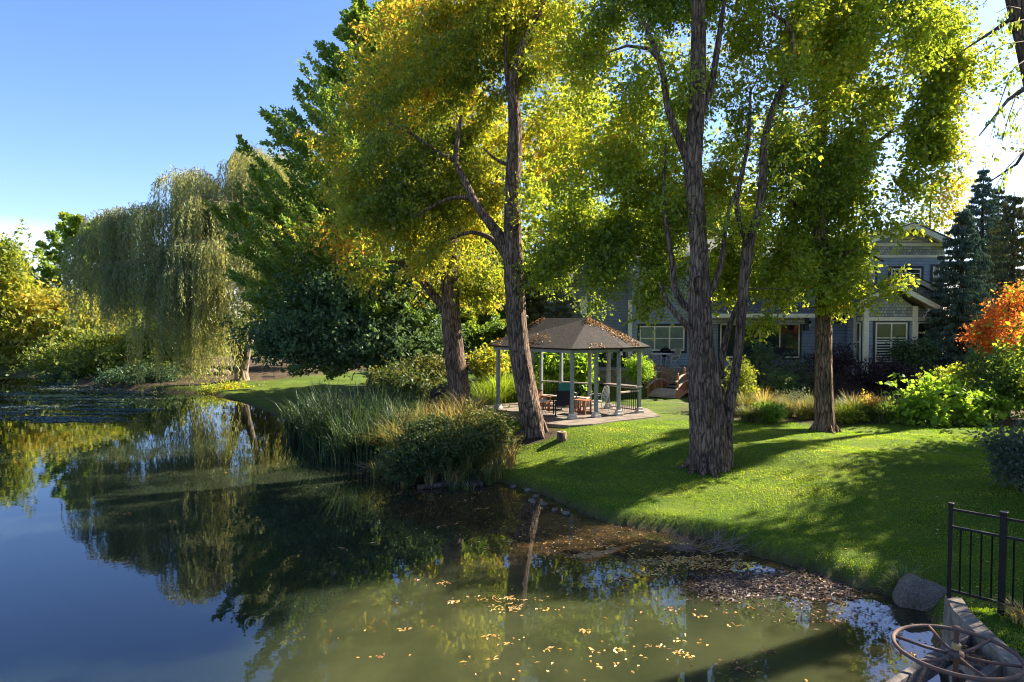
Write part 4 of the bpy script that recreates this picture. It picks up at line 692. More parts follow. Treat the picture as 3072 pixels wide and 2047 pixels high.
for i, (x, Y, rw, n, h, m, ti, lb) in enumerate([(1005, 24, 1.3, 3000, 1.5, 'straw', .7, 'tawny grass tussock at the foot of the golden tree'), (950, 22.6, 1.0, 2000, 1.3, 'straw', .6, 'straw-tipped grass between reeds and bush'), (1105, 21.6, .9, 1700, 1.0, 'straw', .35, 'feathery grass just below the left end of the gazebo slab'),
  (1110, 29.2, 1.0, 2000, 1.35, 'lime', .5, 'bright arching grass left of the gazebo'), (1160, 30.0, 1.0, 2200, 1.5, 'lime', .6, 'bright arching grass seen through the left gazebo bay'), (1215, 30.6, 1.0, 1800, 1.3, 'lime', .5, 'arching grass right behind the leaning trunk'), (1075, 27.2, .8, 1200, .8, 'straw', .5, 'short pale grass at the golden tree roots'),
  (1735, 24.2, .55, 900, .6, 'straw', .4, 'shaggy pale tussock right of the double trunk'), (1790, 24.6, .6, 900, .6, 'lime', .3, 'tussock halfway to the straight trunk'), (1850, 24.4, .6, 600, .8, 'straw', .5, 'grass with tan plumes touching the straight trunk'), (1830, 26.5, 1.1, 900, .8, 'straw', .5, 'tan seeding grass behind the tussocks'),
  (1950, 24.2, .7, 1100, .8, 'lime', .3, 'strappy green daylily leaves right of the straight trunk'), (2010, 24.2, .8, 1200, .95, 'reed', .7, 'blue-green strappy iris leaves in the bed'), (2065, 23.8, .7, 1100, .7, 'lime', .4, 'low daylily tuft beside the glowing shrub'), (1720, 26.4, .9, 1200, 1.0, 'straw', .5, 'yellowish grass behind the double trunk'), (1990, 26.3, 1.2, 700, .6, 'reed', .7, 'dim grassy clump deeper in the bed'),
  (2110, 23.5, .6, 700, .5, 'lime', .2, 'small tuft under the glowing shrub')]):
    c = at(x, 900, Y); c[2] = gh(c[0], Y); clump('grass_clump', lb, c, rw, n, h, .75, .02, m, ti, 'ornamental grass', Gg, curve=1.2)
c = grd(2068, 1350); c[2] -= .02; clump('weed_tuft', 'green weed tuft growing on the bank beside the boulder', c, .22, 170, .5, .9, .016, 'reed', .7, 'plant', None)
c = grd(2290, 1420); c[2] = .93; clump('weed_tuft', 'dead grass tuft at the foot of the thick fence post', np.array([c[0], 8.75, .93]), .35, 260, .22, 1.1, .012, 'straw', .5, 'plant', None, zf=False)
# short turf over the near lawn
m_ = 420000; rx_ = R.uniform(-1.5, 19, m_); ry_ = 7.2+R.uniform(0, 1, m_)**1.3*17; d = sdist(rx_, ry_); k = (d > .02) & (rx_ < .78*ry_+1) & ~((rx_ > 11) & (ry_ < 12)); rx_, ry_, d = rx_[k], ry_[k], d[k]
so = np.zeros(len(rx_))
for b in beds: so = np.maximum(so, inell(rx_, ry_, *b))
k = so < R.uniform(.2, .8, len(so)); rx_, ry_, d = rx_[k], ry_[k], d[k]; z = gz(rx_, ry_, d)
tl = Leaves(); n = len(rx_); up = unit(R.normal(size=(n, 3))*.55+np.array([0, 0, 1.0])); pn = .38+.2*vn(np.stack([rx_, ry_, z], 1), .9, 5)+.2*vn(np.stack([rx_, ry_, z], 1), 3.5, 6)+.12*vn(np.stack([rx_, ry_, z], 1), 9, 7)+.16*(np.sin((rx_*.6+ry_*.8)*pi/.55) > 0)-.08
tl.put(np.stack([rx_, ry_, z-.005], 1), up, R.normal(size=(n, 3)), R.uniform(.02, .045, n)*(1+.35*vn(np.stack([rx_, ry_, z], 1), 5, 8)), R.uniform(.01, .018, n), np.clip(pn-.05+R.normal(size=n)*.12, 0, .82))
tag(link('lawn_grass', tl.mesh('lawn_grass'), M['turf']), 'short mown turf covering the sloping lawn', 'grass', kind='stuff')
# ------------------------------------------------------------ house
HX = lambda x, Y: float(at(x, 700, Y)[0]); HZ = lambda y, Y: float(at(1176, y, Y)[2])
house = thing('house', 'blue-grey clapboard two-storey house with cream trim and a gabled bay', 'house', (HX(1900, 36), 36, 1.9))
def hpart(name, f, m, **k): b = MB(); f(b); return b.build(name, m, house, **k)
g0 = 1.7
ev = HZ(588, 36); rz_ = HZ(541, 41)
def f(b):
    b.ext(HX(1452, 36), HX(1640, 36), 36, 46, g0, ev); b.ext(HX(1640, 36)+.002, HX(1962, 36), 36.01, 46, g0, ev)
    b.ext(HX(1250, 37.6), HX(1452, 36)-.003, 37.6, 46, g0, HZ(640, 36))
hpart('wall', f, M['blue'])
def roofslab(b, x0, x1, y0, z0, y1, z1, th=.16):   # sloping slab rising toward +y then back down
    b.add([(x0, y0, z0), (x1, y0, z0), (x1, y1, z1), (x0, y1, z1), (x0, 2*y1-y0, z0), (x1, 2*y1-y0, z0), (x0, y0, z0-th), (x1, y0, z0-th), (x1, y1, z1-th), (x0, y1, z1-th), (x0, 2*y1-y0, z0-th), (x1, 2*y1-y0, z0-th)],
          [(0, 1, 2, 3), (3, 2, 5, 4), (7, 6, 9, 8), (8, 9, 10, 11), (0, 6, 7, 1), (4, 5, 11, 10), (0, 3, 9, 6), (3, 4, 10, 9), (1, 7, 8, 2), (2, 8, 11, 5)])
hpart('roof', lambda b: (roofslab(b, HX(1440, 36), HX(2020, 36), 35.4, ev+.1, 41, rz_), roofslab(b, HX(1240, 37), HX(1452, 36)-.3, 36.9, HZ(640, 36), 41.4, HZ(575, 41))), M['roof'])
hpart('chimney', lambda b: (b.ext(HX(1334, 37), HX(1348, 37), 36.9, 37.3, HZ(722, 37), HZ(684, 37)), b.ext(HX(1331, 37), HX(1351, 37), 36.85, 37.35, HZ(684, 37), HZ(681, 37))), M['cream'])
hpart('eave_trim', lambda b: b.ext(HX(1440, 36), HX(1962, 36), 35.3, 35.39, ev-.12, ev+.12), M['cream'])
# corner post and porch wing with gutter
hpart('corner_post', lambda b: b.ext(HX(1443, 36), HX(1452, 36), 35.9, 35.99, g0, HZ(690, 36)), M['cream'])
x0, x1 = HX(1628, 35), HX(1868, 35); gu = HZ(722, 34.6)
hpart('porch_roof', lambda b: b.add([(x0, 34.55, gu), (x1, 34.55, gu), (x1, 36.0, HZ(668, 36)), (x0, 36.0, HZ(668, 36)), (x0, 34.55, gu-.05), (x1, 34.55, gu-.05), (x1, 36, gu-.05), (x0, 36, gu-.05)], [(0, 1, 2, 3), (0, 4, 5, 1), (1, 5, 6, 2), (0, 3, 7, 4), (4, 7, 6, 5)]), M['roof'])
hpart('gutter', lambda b: b.ext(x0, x1, 34.42, 34.54, gu-.17, gu+.03), M['cream'])
hpart('porch_beam', lambda b: b.ext(x0+.1, x1-.2, 34.9, 35.1, gu-.5, gu-.06), M['shake'])
hpart('porch_post', lambda b: b.ext(x1-.45, x1-.22, 34.88, 35.12, HZ(760, 35), gu-.06), M['darktrim'])
def window(x0, x1, y0, y1, Y, cols=1, rail=True, pane='glass', parent=house, trim=.12):
    X0, X1, Z1, Z0 = HX(x0, Y), HX(x1, Y), HZ(y0, Y), HZ(y1, Y); b = MB(); fr_ = .07
    b.ext(X0, X1, Y-.05, Y-.004, Z1-fr_, Z1); b.ext(X0, X1, Y-.05, Y-.004, Z0, Z0+fr_)
    wd = (X1-X0)/cols
    for i in range(cols+1):
        xx = X0+wd*i; h_ = fr_*.5 if 0 < i < cols else fr_
        b.ext(max(xx-h_, X0), min(xx+h_, X1), Y-.052, Y-.003, Z0+fr_, Z1-fr_)
    if rail: b.ext(X0+fr_, X1-fr_, Y-.046, Y-.006, (Z0+Z1)/2-.025, (Z0+Z1)/2+.025)
    o = b.build('window', M['cream'], parent); b = MB()
    for i in range(cols): b.ext(X0+wd*i+.03, X0+wd*(i+1)-.03, Y-.03, Y-.01, Z0+.03, Z1-.03)
    q = b.build('pane', M[pane], o)
    if trim:
        b = MB(); b.ext(X0-trim, X1+trim, Y-.045, Y-.002, Z1+.003, Z1+trim); b.ext(X0-trim, X1+trim, Y-.045, Y-.002, Z0-trim, Z0-.003)
        b.ext(X0-trim, X0-.003, Y-.045, Y-.002, Z0, Z1); b.ext(X1+.003, X1+trim, Y-.045, Y-.002, Z0, Z1); b.build('frame', M['darktrim'], o)
    return o
window(1470, 1573, 749, 806, 36, 3, True, 'blind')
window(1405, 1441, 790, 866, 37.55, 2, False)
window(1330, 1395, 770, 868, 37.55, 2, False)
window(1655, 1838, 744, 822, 35.99, 4, False, trim=.1)
window(1780, 1850, 640, 668, 35.99, 2); window(1885, 1925, 640, 668, 35.99, 1); window(1690, 1740, 625, 662, 35.99, 2)
window(1903, 1944, 700, 738, 35.99, 1)
# curtains behind the glass doors are part of the pane look; upper gabled block
Yg = 35.2; xa, xb = HX(1968, Yg), HX(2168, Yg); xc = HX(2080, Yg); ze = HZ(566, Yg); zp = HZ(512, Yg)
hpart('gable_wall', lambda b: b.xprism([(xa, g0), (xb, g0), (xb, ze), (xc, zp-.28), (xa, ze)], Yg, 45), M['blue'])
def rake(b, xl, xr, xm, zl, zt, y0, y1, th, dz=0):
    b.add([(xl, y0, zl), (xm, y0, zt), (xr, y0, zl), (xl, y0, zl-th), (xm, y0, zt-th), (xr, y0, zl-th), (xl, y1, zl), (xm, y1, zt), (xr, y1, zl), (xl, y1, zl-th), (xm, y1, zt-th), (xr, y1, zl-th)],
          [(0, 3, 4, 1), (1, 4, 5, 2), (6, 7, 10, 9), (7, 8, 11, 10), (0, 1, 7, 6), (1, 2, 8, 7), (3, 9, 10, 4), (4, 10, 11, 5), (0, 6, 9, 3), (2, 5, 11, 8)])
xl, xr = HX(1966, 34.6)-.1, HX(2194, 34.6); zl = HZ(558, 34.6); zt = HZ(513, 34.6)
hpart('gable_rake', lambda b: rake(b, xl, xr, xc, zl, zt, 34.5, 34.58, .28), M['cream'])
hpart('gable_roof', lambda b: rake(b, xl-.06, xr+.06, xc, zl+.06, zt+.06, 34.47, 44, .06), M['roof'])
hpart('gable_soffit', lambda b: rake(b, xl, xr, xc, zl-.1, zt-.1, 34.59, Yg-.002, .05), M['cream'])
hpart('trim_band', lambda b: (b.ext(xa, xb, Yg-.06, Yg-.003, HZ(566, Yg), HZ(559, Yg)), b.ext(xa, xb, Yg-.06, Yg-.003, HZ(592, Yg), HZ(586, Yg))), M['cream'])
hpart('shingle_panel', lambda b: b.ext(xa+.02, xb-.02, Yg-.02, Yg-.003, HZ(586, Yg), HZ(566.5, Yg)), M['shake'])
b = MB(); zz0 = HZ(557, Yg); zz1 = HZ(538, Yg); b.xprism([(HX(2040, Yg), zz0), (HX(2120, Yg), zz0), (xc, zz1)], Yg-.05, Yg-.002); o = b.build('gable_vent', M['cream'], house); b = MB()
for k in range(7):
    zk = zz0+.05+k*.075; wv = (HX(2120, Yg)-HX(2040, Yg))/2*(1-(zk-zz0)/(zz1-zz0))-.1
    if wv > .05: b.ext(xc-wv, xc+wv, Yg-.062, Yg-.051, zk, zk+.03)
b.build('louver', M['concold'], o)
window(2045, 2114, 617, 640, Yg, 2); window(1979, 2008, 620, 664, Yg, 1, trim=.12); window(2141, 2156, 612, 668, Yg, 1, trim=.1)
# small middle gable
xm = HX(2087, 34.5); zt = HZ(632, 34.5); zl = HZ(672, 34.5); dxm = HX(2087, 34.5)-HX(2010, 34.5)
hpart('gable_wall', lambda b: b.xprism([(xm-dxm+.2, zl-.3), (xm+dxm-.2, zl-.3), (xm, zt-.25)], 34.4, 35.19), M['shake'])
hpart('gable_rake', lambda b: rake(b, xm-dxm, xm+dxm, xm, zl, zt, 34.2, 34.28, .24), M['cream'])
hpart('gable_roof', lambda b: rake(b, xm-dxm-.05, xm+dxm+.05, xm, zl+.05, zt+.05, 34.17, 35.19, .05), M['roof'])
# bay: front facet, angled sides
Yb = 33.4; bx0, bx1 = HX(1990, Yb), HX(2102, Yb); sx0, sx1 = HX(1957, 34.8), HX(2141, 34.5); zb = HZ(706, Yb); zbt = HZ(649, Yb-.4); bm = (bx0+bx1)/2
poly = [(bx0, Yb), (bx1, Yb), (sx1, Yb+1.0), (sx1, Yg), (sx0, Yg), (sx0, Yb+1.0)]
hpart('bay_wall', lambda b: b.prism(poly, g0, HZ(733, Yb)), M['blue'])
hpart('bay_shingles', lambda b: (b.prism([(p[0], p[1]+.01) for p in poly], HZ(733, Yb)+.002, zb), b.xprism([(bx0, zb+.002), (bx1, zb+.002), (bm, zbt-.35)], Yb+.012, Yg)), M['shake'])
def f(b):
    pass
for px_ in (bx0, bx1): hpart('bay_post', lambda b: b.ext(px_-.13, px_+.13, Yb-.08, Yb+.05, g0, zb+.05), M['cream'])
hpart('bay_post', lambda b: b.ext(sx1-.1, sx1+.06, Yb+.93, Yb+1.06, g0, zb), M['cream']); hpart('bay_post', lambda b: b.ext(sx0-.06, sx0+.08, Yb+.93, Yb+1.06, g0, zb), M['cream'])
zz = HZ(737, Yb)
hpart('trim_band', lambda b: (b.ext(bx0+.131, bx1-.131, Yb-.06, Yb-.003, zz, zz+.17), b.bar((bx1+.13, Yb+.06, zz+.085), (sx1-.1, Yb+.95, zz+.085), .1, .17), b.bar((bx0-.13, Yb+.06, zz+.085), (sx0+.08, Yb+.95, zz+.085), .1, .17)), M['cream'])
dxb = HX(2148, Yb-.4)-HX(2043, Yb-.4)
hpart('gable_rake', lambda b: rake(b, bm-dxb, bm+dxb, bm, HZ(704, Yb-.4), zbt, Yb-.5, Yb-.42, .26), M['cream'])
hpart('gable_roof', lambda b: rake(b, bm-dxb-.05, bm+dxb+.05, bm, HZ(704, Yb-.4)+.06, zbt+.06, Yb-.53, Yg-.01, .06), M['roof'])
hpart('gable_soffit', lambda b: rake(b, bm-dxb+.02, bm+dxb-.02, bm, HZ(704, Yb-.4)-.06, zbt-.06, Yb-.41, Yg-.02, .05), M['cream'])
window(2012, 2085, 741, 832, Yb, 2, True, trim=.1); 
def slatwin(p, q):   # window in an angled facet
    b = MB(); p = np.array(p); q = np.array(q); d = (q-p)/np.linalg.norm(q-p); z0, z1 = HZ(832, Yb), HZ(742, Yb); n_ = np.array([d[1], -d[0]])*.03
    P = lambda s_, z: (p[0]+d[0]*s_+n_[0], p[1]+d[1]*s_+n_[1], z); L = np.linalg.norm(q-p)
    for s_ in (.12, L-.12): b.bar(P(s_, z0), P(s_, z1), .07, .05)
    for z in (z0, (z0+z1)/2, z1): b.bar(P(.1, z), P(L-.1, z), .05, .07)
    o = b.build('window', M['cream'], house); b = MB(); b.bar(P(.12, (z0+z1)/2), P(L-.12, (z0+z1)/2), .015, z1-z0); b.build('pane', M['glass'], o)
slatwin((bx1+.13, Yb+.12), (sx1-.08, Yb+.95)); slatwin((sx0+.06, Yb+.95), (bx0-.13, Yb+.12))
b = MB()
for k in range(9): zk = HZ(830, Yb)+.08+k*.13; b.ext(HX(2016, Yb), HX(2081, Yb), Yb-.04, Yb-.031, zk, zk+.05)
b.build('shutter', M['cream'], [o for o in house.children if o.name.startswith('window')][-3])
b = MB(); lx = HX(1859, 35); b.lathe((lx, 34.85, HZ(742, 35)), [(.02, .12), (.07, .1), (.07, 0), (.03, -.04)], 8); o = b.build('wall_lamp', M['black'], house); b = MB(); b.lathe((lx, 34.85, HZ(742, 35)-.17), [(.03, .12), (.06, .1), (.05, 0)], 8); b.build('lamp_glass', M['white'], o)
# neighbours
def nb(label, x0, x1, y0, y1, Y, col):
    r = thing('neighbour_house', label, 'house', (HX((x0+x1)/2, Y), Y, gh(HX(x0, Y), Y)))
    b = MB(); b.ext(HX(x0, Y), HX(x1, Y), Y, Y+8, 0, HZ(y0, Y)); b.build('wall', M[col], r)
    b = MB(); roofslab(b, HX(x0, Y)-.5, HX(x1, Y)+.5, Y-.6, HZ(y0, Y)+.1, Y+4, HZ(y0, Y)+2.2); b.build('roof', M['roof'], r)
    b = MB(); xm_ = HX(x0+(x1-x0)*.35, Y); b.ext(xm_-.6, xm_+.6, Y-.03, Y-.003, HZ(y0, Y)-2.0, HZ(y0, Y)-.8); b.build('window', M['glass'], r)
nb('tan stucco house glimpsed through leaves left of the gazebo', 1095, 1190, 722, 860, 50, 'tanwall')
nb('pinkish house wall at the far left edge beyond the pond', -60, 22, 790, 850, 74, 'tanwall')
# ------------------------------------------------------------ patio
Mst = 'structure'
zp_ = 2.22
def slab(name, pts, z0, z1, m, bev=.02):
    b = MB(); b.prism(pts, z0, z1); return tag(b.build(name, m, bevel=bev), kind='structure')
slab('patio', [(HX(1290, 33.2), 33.2), (HX(1600, 33.2), 33.2), (HX(1640, 33.6), 33.6), (HX(1900, 34.2), 34.0), (HX(1900, 36), 35.98), (HX(1300, 36), 37.5)], 1.5, zp_, M['conc'])
def sling(label, loc, rz, m, fr, s=1.0):
    r = thing('patio_chair', label, 'chair', loc, 'patio chairs', rz); b = MB()
    b.bar((-.24, -.25, .42*s), (.24, -.25, .42*s), .03, .03)
    for sx_ in (-.27, .27):
        b.tube([(sx_, -.3, 0), (sx_, -.26, .35), (sx_, -.22, .6), (sx_, .12, .62), (sx_, .22, .66)], .016, 6)
        b.tube([(sx_, -.28, .36), (sx_, 0, .38), (sx_, .18, .5), (sx_, .3, .98*s)], .016, 6); b.tube([(sx_, .3, 0), (sx_, .1, .1), (sx_, -.1, .37)], .016, 6); b.tube([(sx_, -.3, .02), (sx_, .3, .02)], .014, 6)
    b.build('frame', fr, r, local=True)
    b = MB(); b.add([(-.25, -.28, .39), (.25, -.28, .39), (.25, .1, .37), (-.25, .1, .37)], [(0, 1, 2, 3)]); o = b.build('seat', m, r, local=True); o.modifiers.new('t', 'SOLIDIFY').thickness = .015
    b = MB(); b.add([(-.25, .12, .39), (.25, .12, .39), (.25, .3, 1.0*s), (-.25, .3, 1.0*s)], [(0, 1, 2, 3)]); o = b.build('backrest', m, r, local=True); o.modifiers.new('t', 'SOLIDIFY').thickness = .015
    return r
sling('tan sling chair on the patio seen from the front left of the round table', (HX(1496, 34.3), 34.5, zp_), .3, M['tan'], M['white'])
sling('tan sling chair on the patio turned sideways right of the round table', (HX(1548, 34.3), 34.3, zp_), -1.3, M['tan'], M['white'])
sling('black garden chair left one in front of the glass doors', (HX(1762, 34.6), 34.9, zp_), .2, M['blackfab'], M['black'])
sling('black garden chair right one in front of the glass doors', (HX(1798, 34.6), 34.9, zp_), -.3, M['blackfab'], M['black'])
r = thing('round_table', 'round patio table with pale metal rim under the triple window', 'table', (HX(1522, 33.9), 34.1, zp_)); c = r.location
b = MB(); b.lathe(c, [(.5, .7), (.52, .71), (.52, .735), (.5, .74)], 24); b.build('tabletop', M['white'], r); b = MB(); b.lathe(c, [(.2, 0), (.2, .03), (.03, .05), (.03, .69)], 10); b.build('leg', M['white'], r)
r = thing('kettle_grill', 'black kettle barbecue standing behind the round patio table', 'grill', (HX(1530, 35.2), 35.2, zp_)); c = r.location
b = MB(); b.lathe(c, [(.06, .5), (.2, .55), (.28, .68), (.285, .74)], 16); b.build('bowl', M['black'], r, True); b = MB(); b.lathe(c, [(.29, .745), (.27, .86), (.16, .96), (.03, .99)], 16); o = b.build('lid', M['black'], r, True)
b = MB(); b.tube([(c[0]-.06, c[1], c[2]+.98), (c[0]-.05, c[1], c[2]+1.04), (c[0]+.05, c[1], c[2]+1.04), (c[0]+.06, c[1], c[2]+.98)], .012, 6); b.build('handle', M['black'], o)
for k in range(3):
    a = k*2.1; b = MB(); b.tube([(c[0]+.12*cos(a), c[1]+.12*sin(a), c[2]+.56), (c[0]+.28*cos(a), c[1]+.28*sin(a), c[2])], .013, 6); b.build('leg', M['black'], r)
# ------------------------------------------------------------ rocks
def rock(label, c, sx_, sy, sz, m='stone', seed=1, group=None, name='rock', rot=0):
    u, v = np.meshgrid(np.linspace(0, 2*pi, 25)[:-1], np.linspace(.02, pi-.02, 14)); P = np.stack([np.sin(v)*np.cos(u), np.sin(v)*np.sin(u), np.cos(v)], -1).reshape(-1, 3)
    P = P*(1+.2*vn(P, 2.2, seed)+.07*vn(P, 6, seed+1)+.03*vn(P, 13, seed+2))[:, None]; P = P*np.array([sx_, sy, sz])
    P = np.stack([P[:, 0]*cos(rot)-P[:, 1]*sin(rot), P[:, 0]*sin(rot)+P[:, 1]*cos(rot), P[:, 2]], 1)
    i = np.arange(13*24); r_ = i//24; k = i % 24; Q = np.stack([r_*24+k, (r_+1)*24+k, (r_+1)*24+(k+1) % 24, r_*24+(k+1) % 24], 1)
    top = tuple(range(24)); me = npmesh(name, P, Q, smooth=True); o = link(name, me, M[m]); o.location = tuple(float(q) for q in c); return tag(o, label, 'rock', group)
c = grd(2118, 1398); rock('rounded grey-brown boulder at the water edge beside the fence', (c[0]+.02, c[1]+.14, .1), .37, .32, .36, 'stone', 5, name='boulder')
for i, (x, y, s_, lb) in enumerate([(1213, 1126, .11, 'topmost small stone of the shoreline pebbles'), (1232, 1140, .1, 'pale flat stone second down the shoreline pebbles'), (1222, 1152, .13, 'stone half under water left of the shoreline pebbles'), (1250, 1158, .09, 'small round stone in the middle of the shoreline pebbles'), (1275, 1172, .1, 'grey stone near the lower end of the shoreline pebbles'), (1300, 1180, .12, 'lowest and darkest of the shoreline pebbles'), (1180, 1118, .1, 'first stone by the grass tip of the bank')]):
    c = onz(x, y, .02); rock(lb, c, s_, s_*.7, s_*.5, 'stone', 20+i, 'stones along the lawn shoreline', rot=i)
for i, (x, y, Y, s_, lb) in enumerate([(1690, 888, 30, .35, 'stone block left end of the bed edging'), (1745, 890, 30, .42, 'pale stone of the bed edging behind the tussocks'), (1800, 888, 30, .38, 'broad stone of the bed edging left of the straight trunk'), (1860, 890, 30, .3, 'stone of the bed edging touching the straight trunk'), (1945, 900, 29, .3, 'shaded stone right of the straight trunk')]):
    c = at(x, y, Y); c[2] = gh(c[0], Y)+.1; rock(lb, c, s_, .22, .2, 'stone', 40+i, 'stones edging the garden bed', rot=.1*i)
for i, (x, Y, s_, lb) in enumerate([(490, 49, .4, 'pale rock left of the pair behind the willow strands'), (515, 49, .45, 'pale rock beside the willow trunk'), (410, 50, .5, 'grey block at the water under the willow'), (455, 50, .4, 'low grey rock between the willow strands')]):
    c = at(x, 860, Y); c[2] = gh(c[0], Y)+.12; rock(lb, c, s_, .3, .3, 'conc', 50+i, 'rocks under the willow', rot=.2*i)
c = grd(2322, 1042); rock('dark reddish rock at the right edge of the lawn', (c[0], c[1], c[2]+.05), .22, .2, .16, 'soilm', 61)
# ------------------------------------------------------------ swing under the trees
c = at(618, 866, 41); r = thing('swing', 'plain board swing hanging on two ropes over the far lawn', 'swing', (c[0], 41, c[2])); b = MB(); b.box(c, (.75, .2, .05)); b.build('seat', M['oldwood'], r)
for s_ in (-.3, .3): b = MB(); b.tube([(c[0]+s_, 41, c[2]), (c[0]+s_, 41, c[2]+3.2)], .015, 5); b.build('rope', M['oldwood'], r)
# ------------------------------------------------------------ gazebo
zpad = 1.14
pad = [onz(x, y, zpad)[:2] for x, y in ((1112, 940), (1146, 955), (1232, 971), (1305, 977), (1362, 974), (1404, 968), (1500, 957), (1516, 954.5))]
pad = [tuple(p) for p in pad]+[(5.4, 27.2), (4.2, 28.6), (2.2, 29.6), (.6, 29.4), (-1.0, 28.2)]
gz_ = thing('gazebo', 'open-sided gazebo with grey-green posts and leaf-strewn shingle roof on a slab', 'gazebo', (2, 26.8, zpad))
M['slab'] = mat('stained_slab', (.22, .175, .135), .9, (2.5, (.11, .085, .065), .38, .62), (25, .6, .02)); b = MB(); b.prism(pad, .55, zpad); b.build('slab', M['slab'], gz_, bevel=.02)
b = MB(); b.prism([(2+(p[0]-2)*.985, 26.8+(p[1]-26.8)*.985) for p in pad], -.1, .549); b.build('footing', M['concold'], gz_)
post = dict(A=(-.55, 27.0), B=(.76, 25.75), Cc=(2.15, 24.35), D=(3.06, 24.75), E=(3.94, 25.15), Fp=(4.84, 25.9), G=(3.85, 27.2), H=(3.18, 27.9), I=(2.07, 28.6), J=(1.24, 28.9))
zf = 3.5
for nme, (x, y) in post.items():
    rz0 = -.75 if nme in 'ABJI' else .5
    b = MB(); b.box((x, y, (zpad+.2+zf)/2), (.115, .115, zf-zpad-.2), rz0); o = b.build('post', M['postgrey'], gz_, bevel=.008)
    b = MB(); b.box((x, y, zpad+.05), (.27, .27, .1), rz0); b.box((x, y, zpad+.15), (.2, .2, .1), rz0); b.build('post_base', M['white'], o, bevel=.01)
ring = [post[k] for k in ('A', 'Cc', 'E', 'Fp', 'G', 'I', 'J')]
def off(P, d):
    c = np.mean(P, 0); out = []
    n = len(P)
    for i in range(n):
        a, b_, e = np.array(P[i-1]), np.array(P[i]), np.array(P[(i+1) % n]); d1 = (b_-a)/np.linalg.norm(b_-a); d2 = (e-b_)/np.linalg.norm(e-b_)
        n1 = np.array([d1[1], -d1[0]]); n2 = np.array([d2[1], -d2[0]]); k = (n1+n2)/(1+n1@n2)
        if k@(b_-c) < 0: k = -k
        out.append(tuple(b_+k*d))
    return out
b = MB(); rr = off(ring, .12)
for i in range(len(rr)):
    p, q = rr[i], rr[(i+1) % len(rr)]; b.bar((*p, zf+.085), (*q, zf+.085), .05, .17)
b.build('fascia', M['postgrey'], gz_)
ee = off(ring, .3); R1, R2 = (1.25, 27.45, 4.74), (2.95, 26.35, 4.74)
b = MB(); ez = zf+.17; E_ = [(*p, ez) for p in ee]; asg = [R1, R2, R2, R2, R2, R1, R1]
V_ = E_+[R1, R2]; Fs = []
for i in range(7):
    j = (i+1) % 7; ai = 7 if asg[i] is R1 else 8; aj = 7 if asg[j] is R1 else 8
    Fs.append((i, j, ai)) if ai == aj else Fs.append((i, j, aj, ai))
b.add(V_, Fs); o = b.build('roof', M['roofg'], gz_); so_ = o.modifiers.new('t', 'SOLIDIFY'); so_.thickness = .06; so_.offset = -1
b = MB(); b.prism([(p[0]*.97+.06, p[1]*.97+.8) for p in rr], zf+.12, zf+.14); b.build('ceiling', M['postgrey'], gz_)
# leaf litter on the roof
lv = Leaves(); tr_ = []
for i in range(7):
    j = (i+1) % 7; A_, B_, C_ = np.array(E_[i]), np.array(E_[j]), np.array(asg[i]); tr_.append((A_, B_, C_))
for A_, B_, C_ in tr_:
    n = 900; u = R.uniform(0, 1, n)**.8; v = R.uniform(0, 1, n); P = A_*(1-v)[:, None]*u[:, None]+B_*(v*u)[:, None]+C_*(1-u)[:, None]+[0, 0, .02]
    P = P[vn(P, 3.2, 8) > .1+.5*R.uniform(size=len(P))]; n = len(P); nn = np.cross(B_-A_, C_-A_); nn = nn/np.linalg.norm(nn)*np.sign(nn[2])
    lv.put(P, R.normal(size=(n, 3))*[1, 1, .5], nn+R.normal(size=(n, 3))*.2, R.uniform(.05, .12, n), R.uniform(.03, .06, n), np.clip(R.normal(.22, .2, n), 0, 1))
link('roof_leaves', lv.mesh('roof_leaves'), M['litter'], gz_)
def railing(p, q, z0=zpad+.1, z1=zpad+.92, par=gz_, ledge=False):
    b = MB(); p = np.array(p); q = np.array(q); L = np.linalg.norm(q-p); b.bar((*p, z1), (*q, z1), .09, .05); o = b.build('railing', M['deck'], par); b = MB(); b.bar((*p, z0), (*q, z0), .05, .05); b.build('lower_rail', M['deck'], o); n = int(L/.1); b = MB()
    for i in range(1, n):
        c = p+(q-p)*i/n; b.bar((*c, z0+.026), (*c, z1-.026), .016, .016)
    b.build('baluster', M['black'], o); return o
railing(post['J'], post['I']); railing(post['I'], post['H']); railing(post['G'], post['Fp']); railing(post['Fp'], post['E'], z1=zpad+.85)
b = MB(); b.bar((3.75, 27.0, zpad+1.0), (4.82, 25.75, zpad+1.0), .42, .05); b.build('bar_ledge', M['oldwood'], gz_)
b = MB(); b.bar((1.2, 28.6, zpad+.36), (3.1, 27.6, zpad+.36), .4, .05); b.bar((1.3, 28.55, zpad), (1.3, 28.55, zpad+.33), .3, .06); b.bar((3.0, 27.65, zpad), (3.0, 27.65, zpad+.33), .3, .06); b.build('bench', M['deck'], gz_)
b = MB(); cx, cy_ = rr[2]; b.lathe((cx, cy_-.08, zf-.12), [(.03, .0), (.05, .02), (.05, .12), (.02, .15)], 8); o = b.build('lantern', M['white'], gz_); b = MB(); b.lathe((cx, cy_-.08, zf+.031), [(.06, 0), (.07, .03), (.02, .1)], 8); b.build('lantern_cap', M['black'], o)
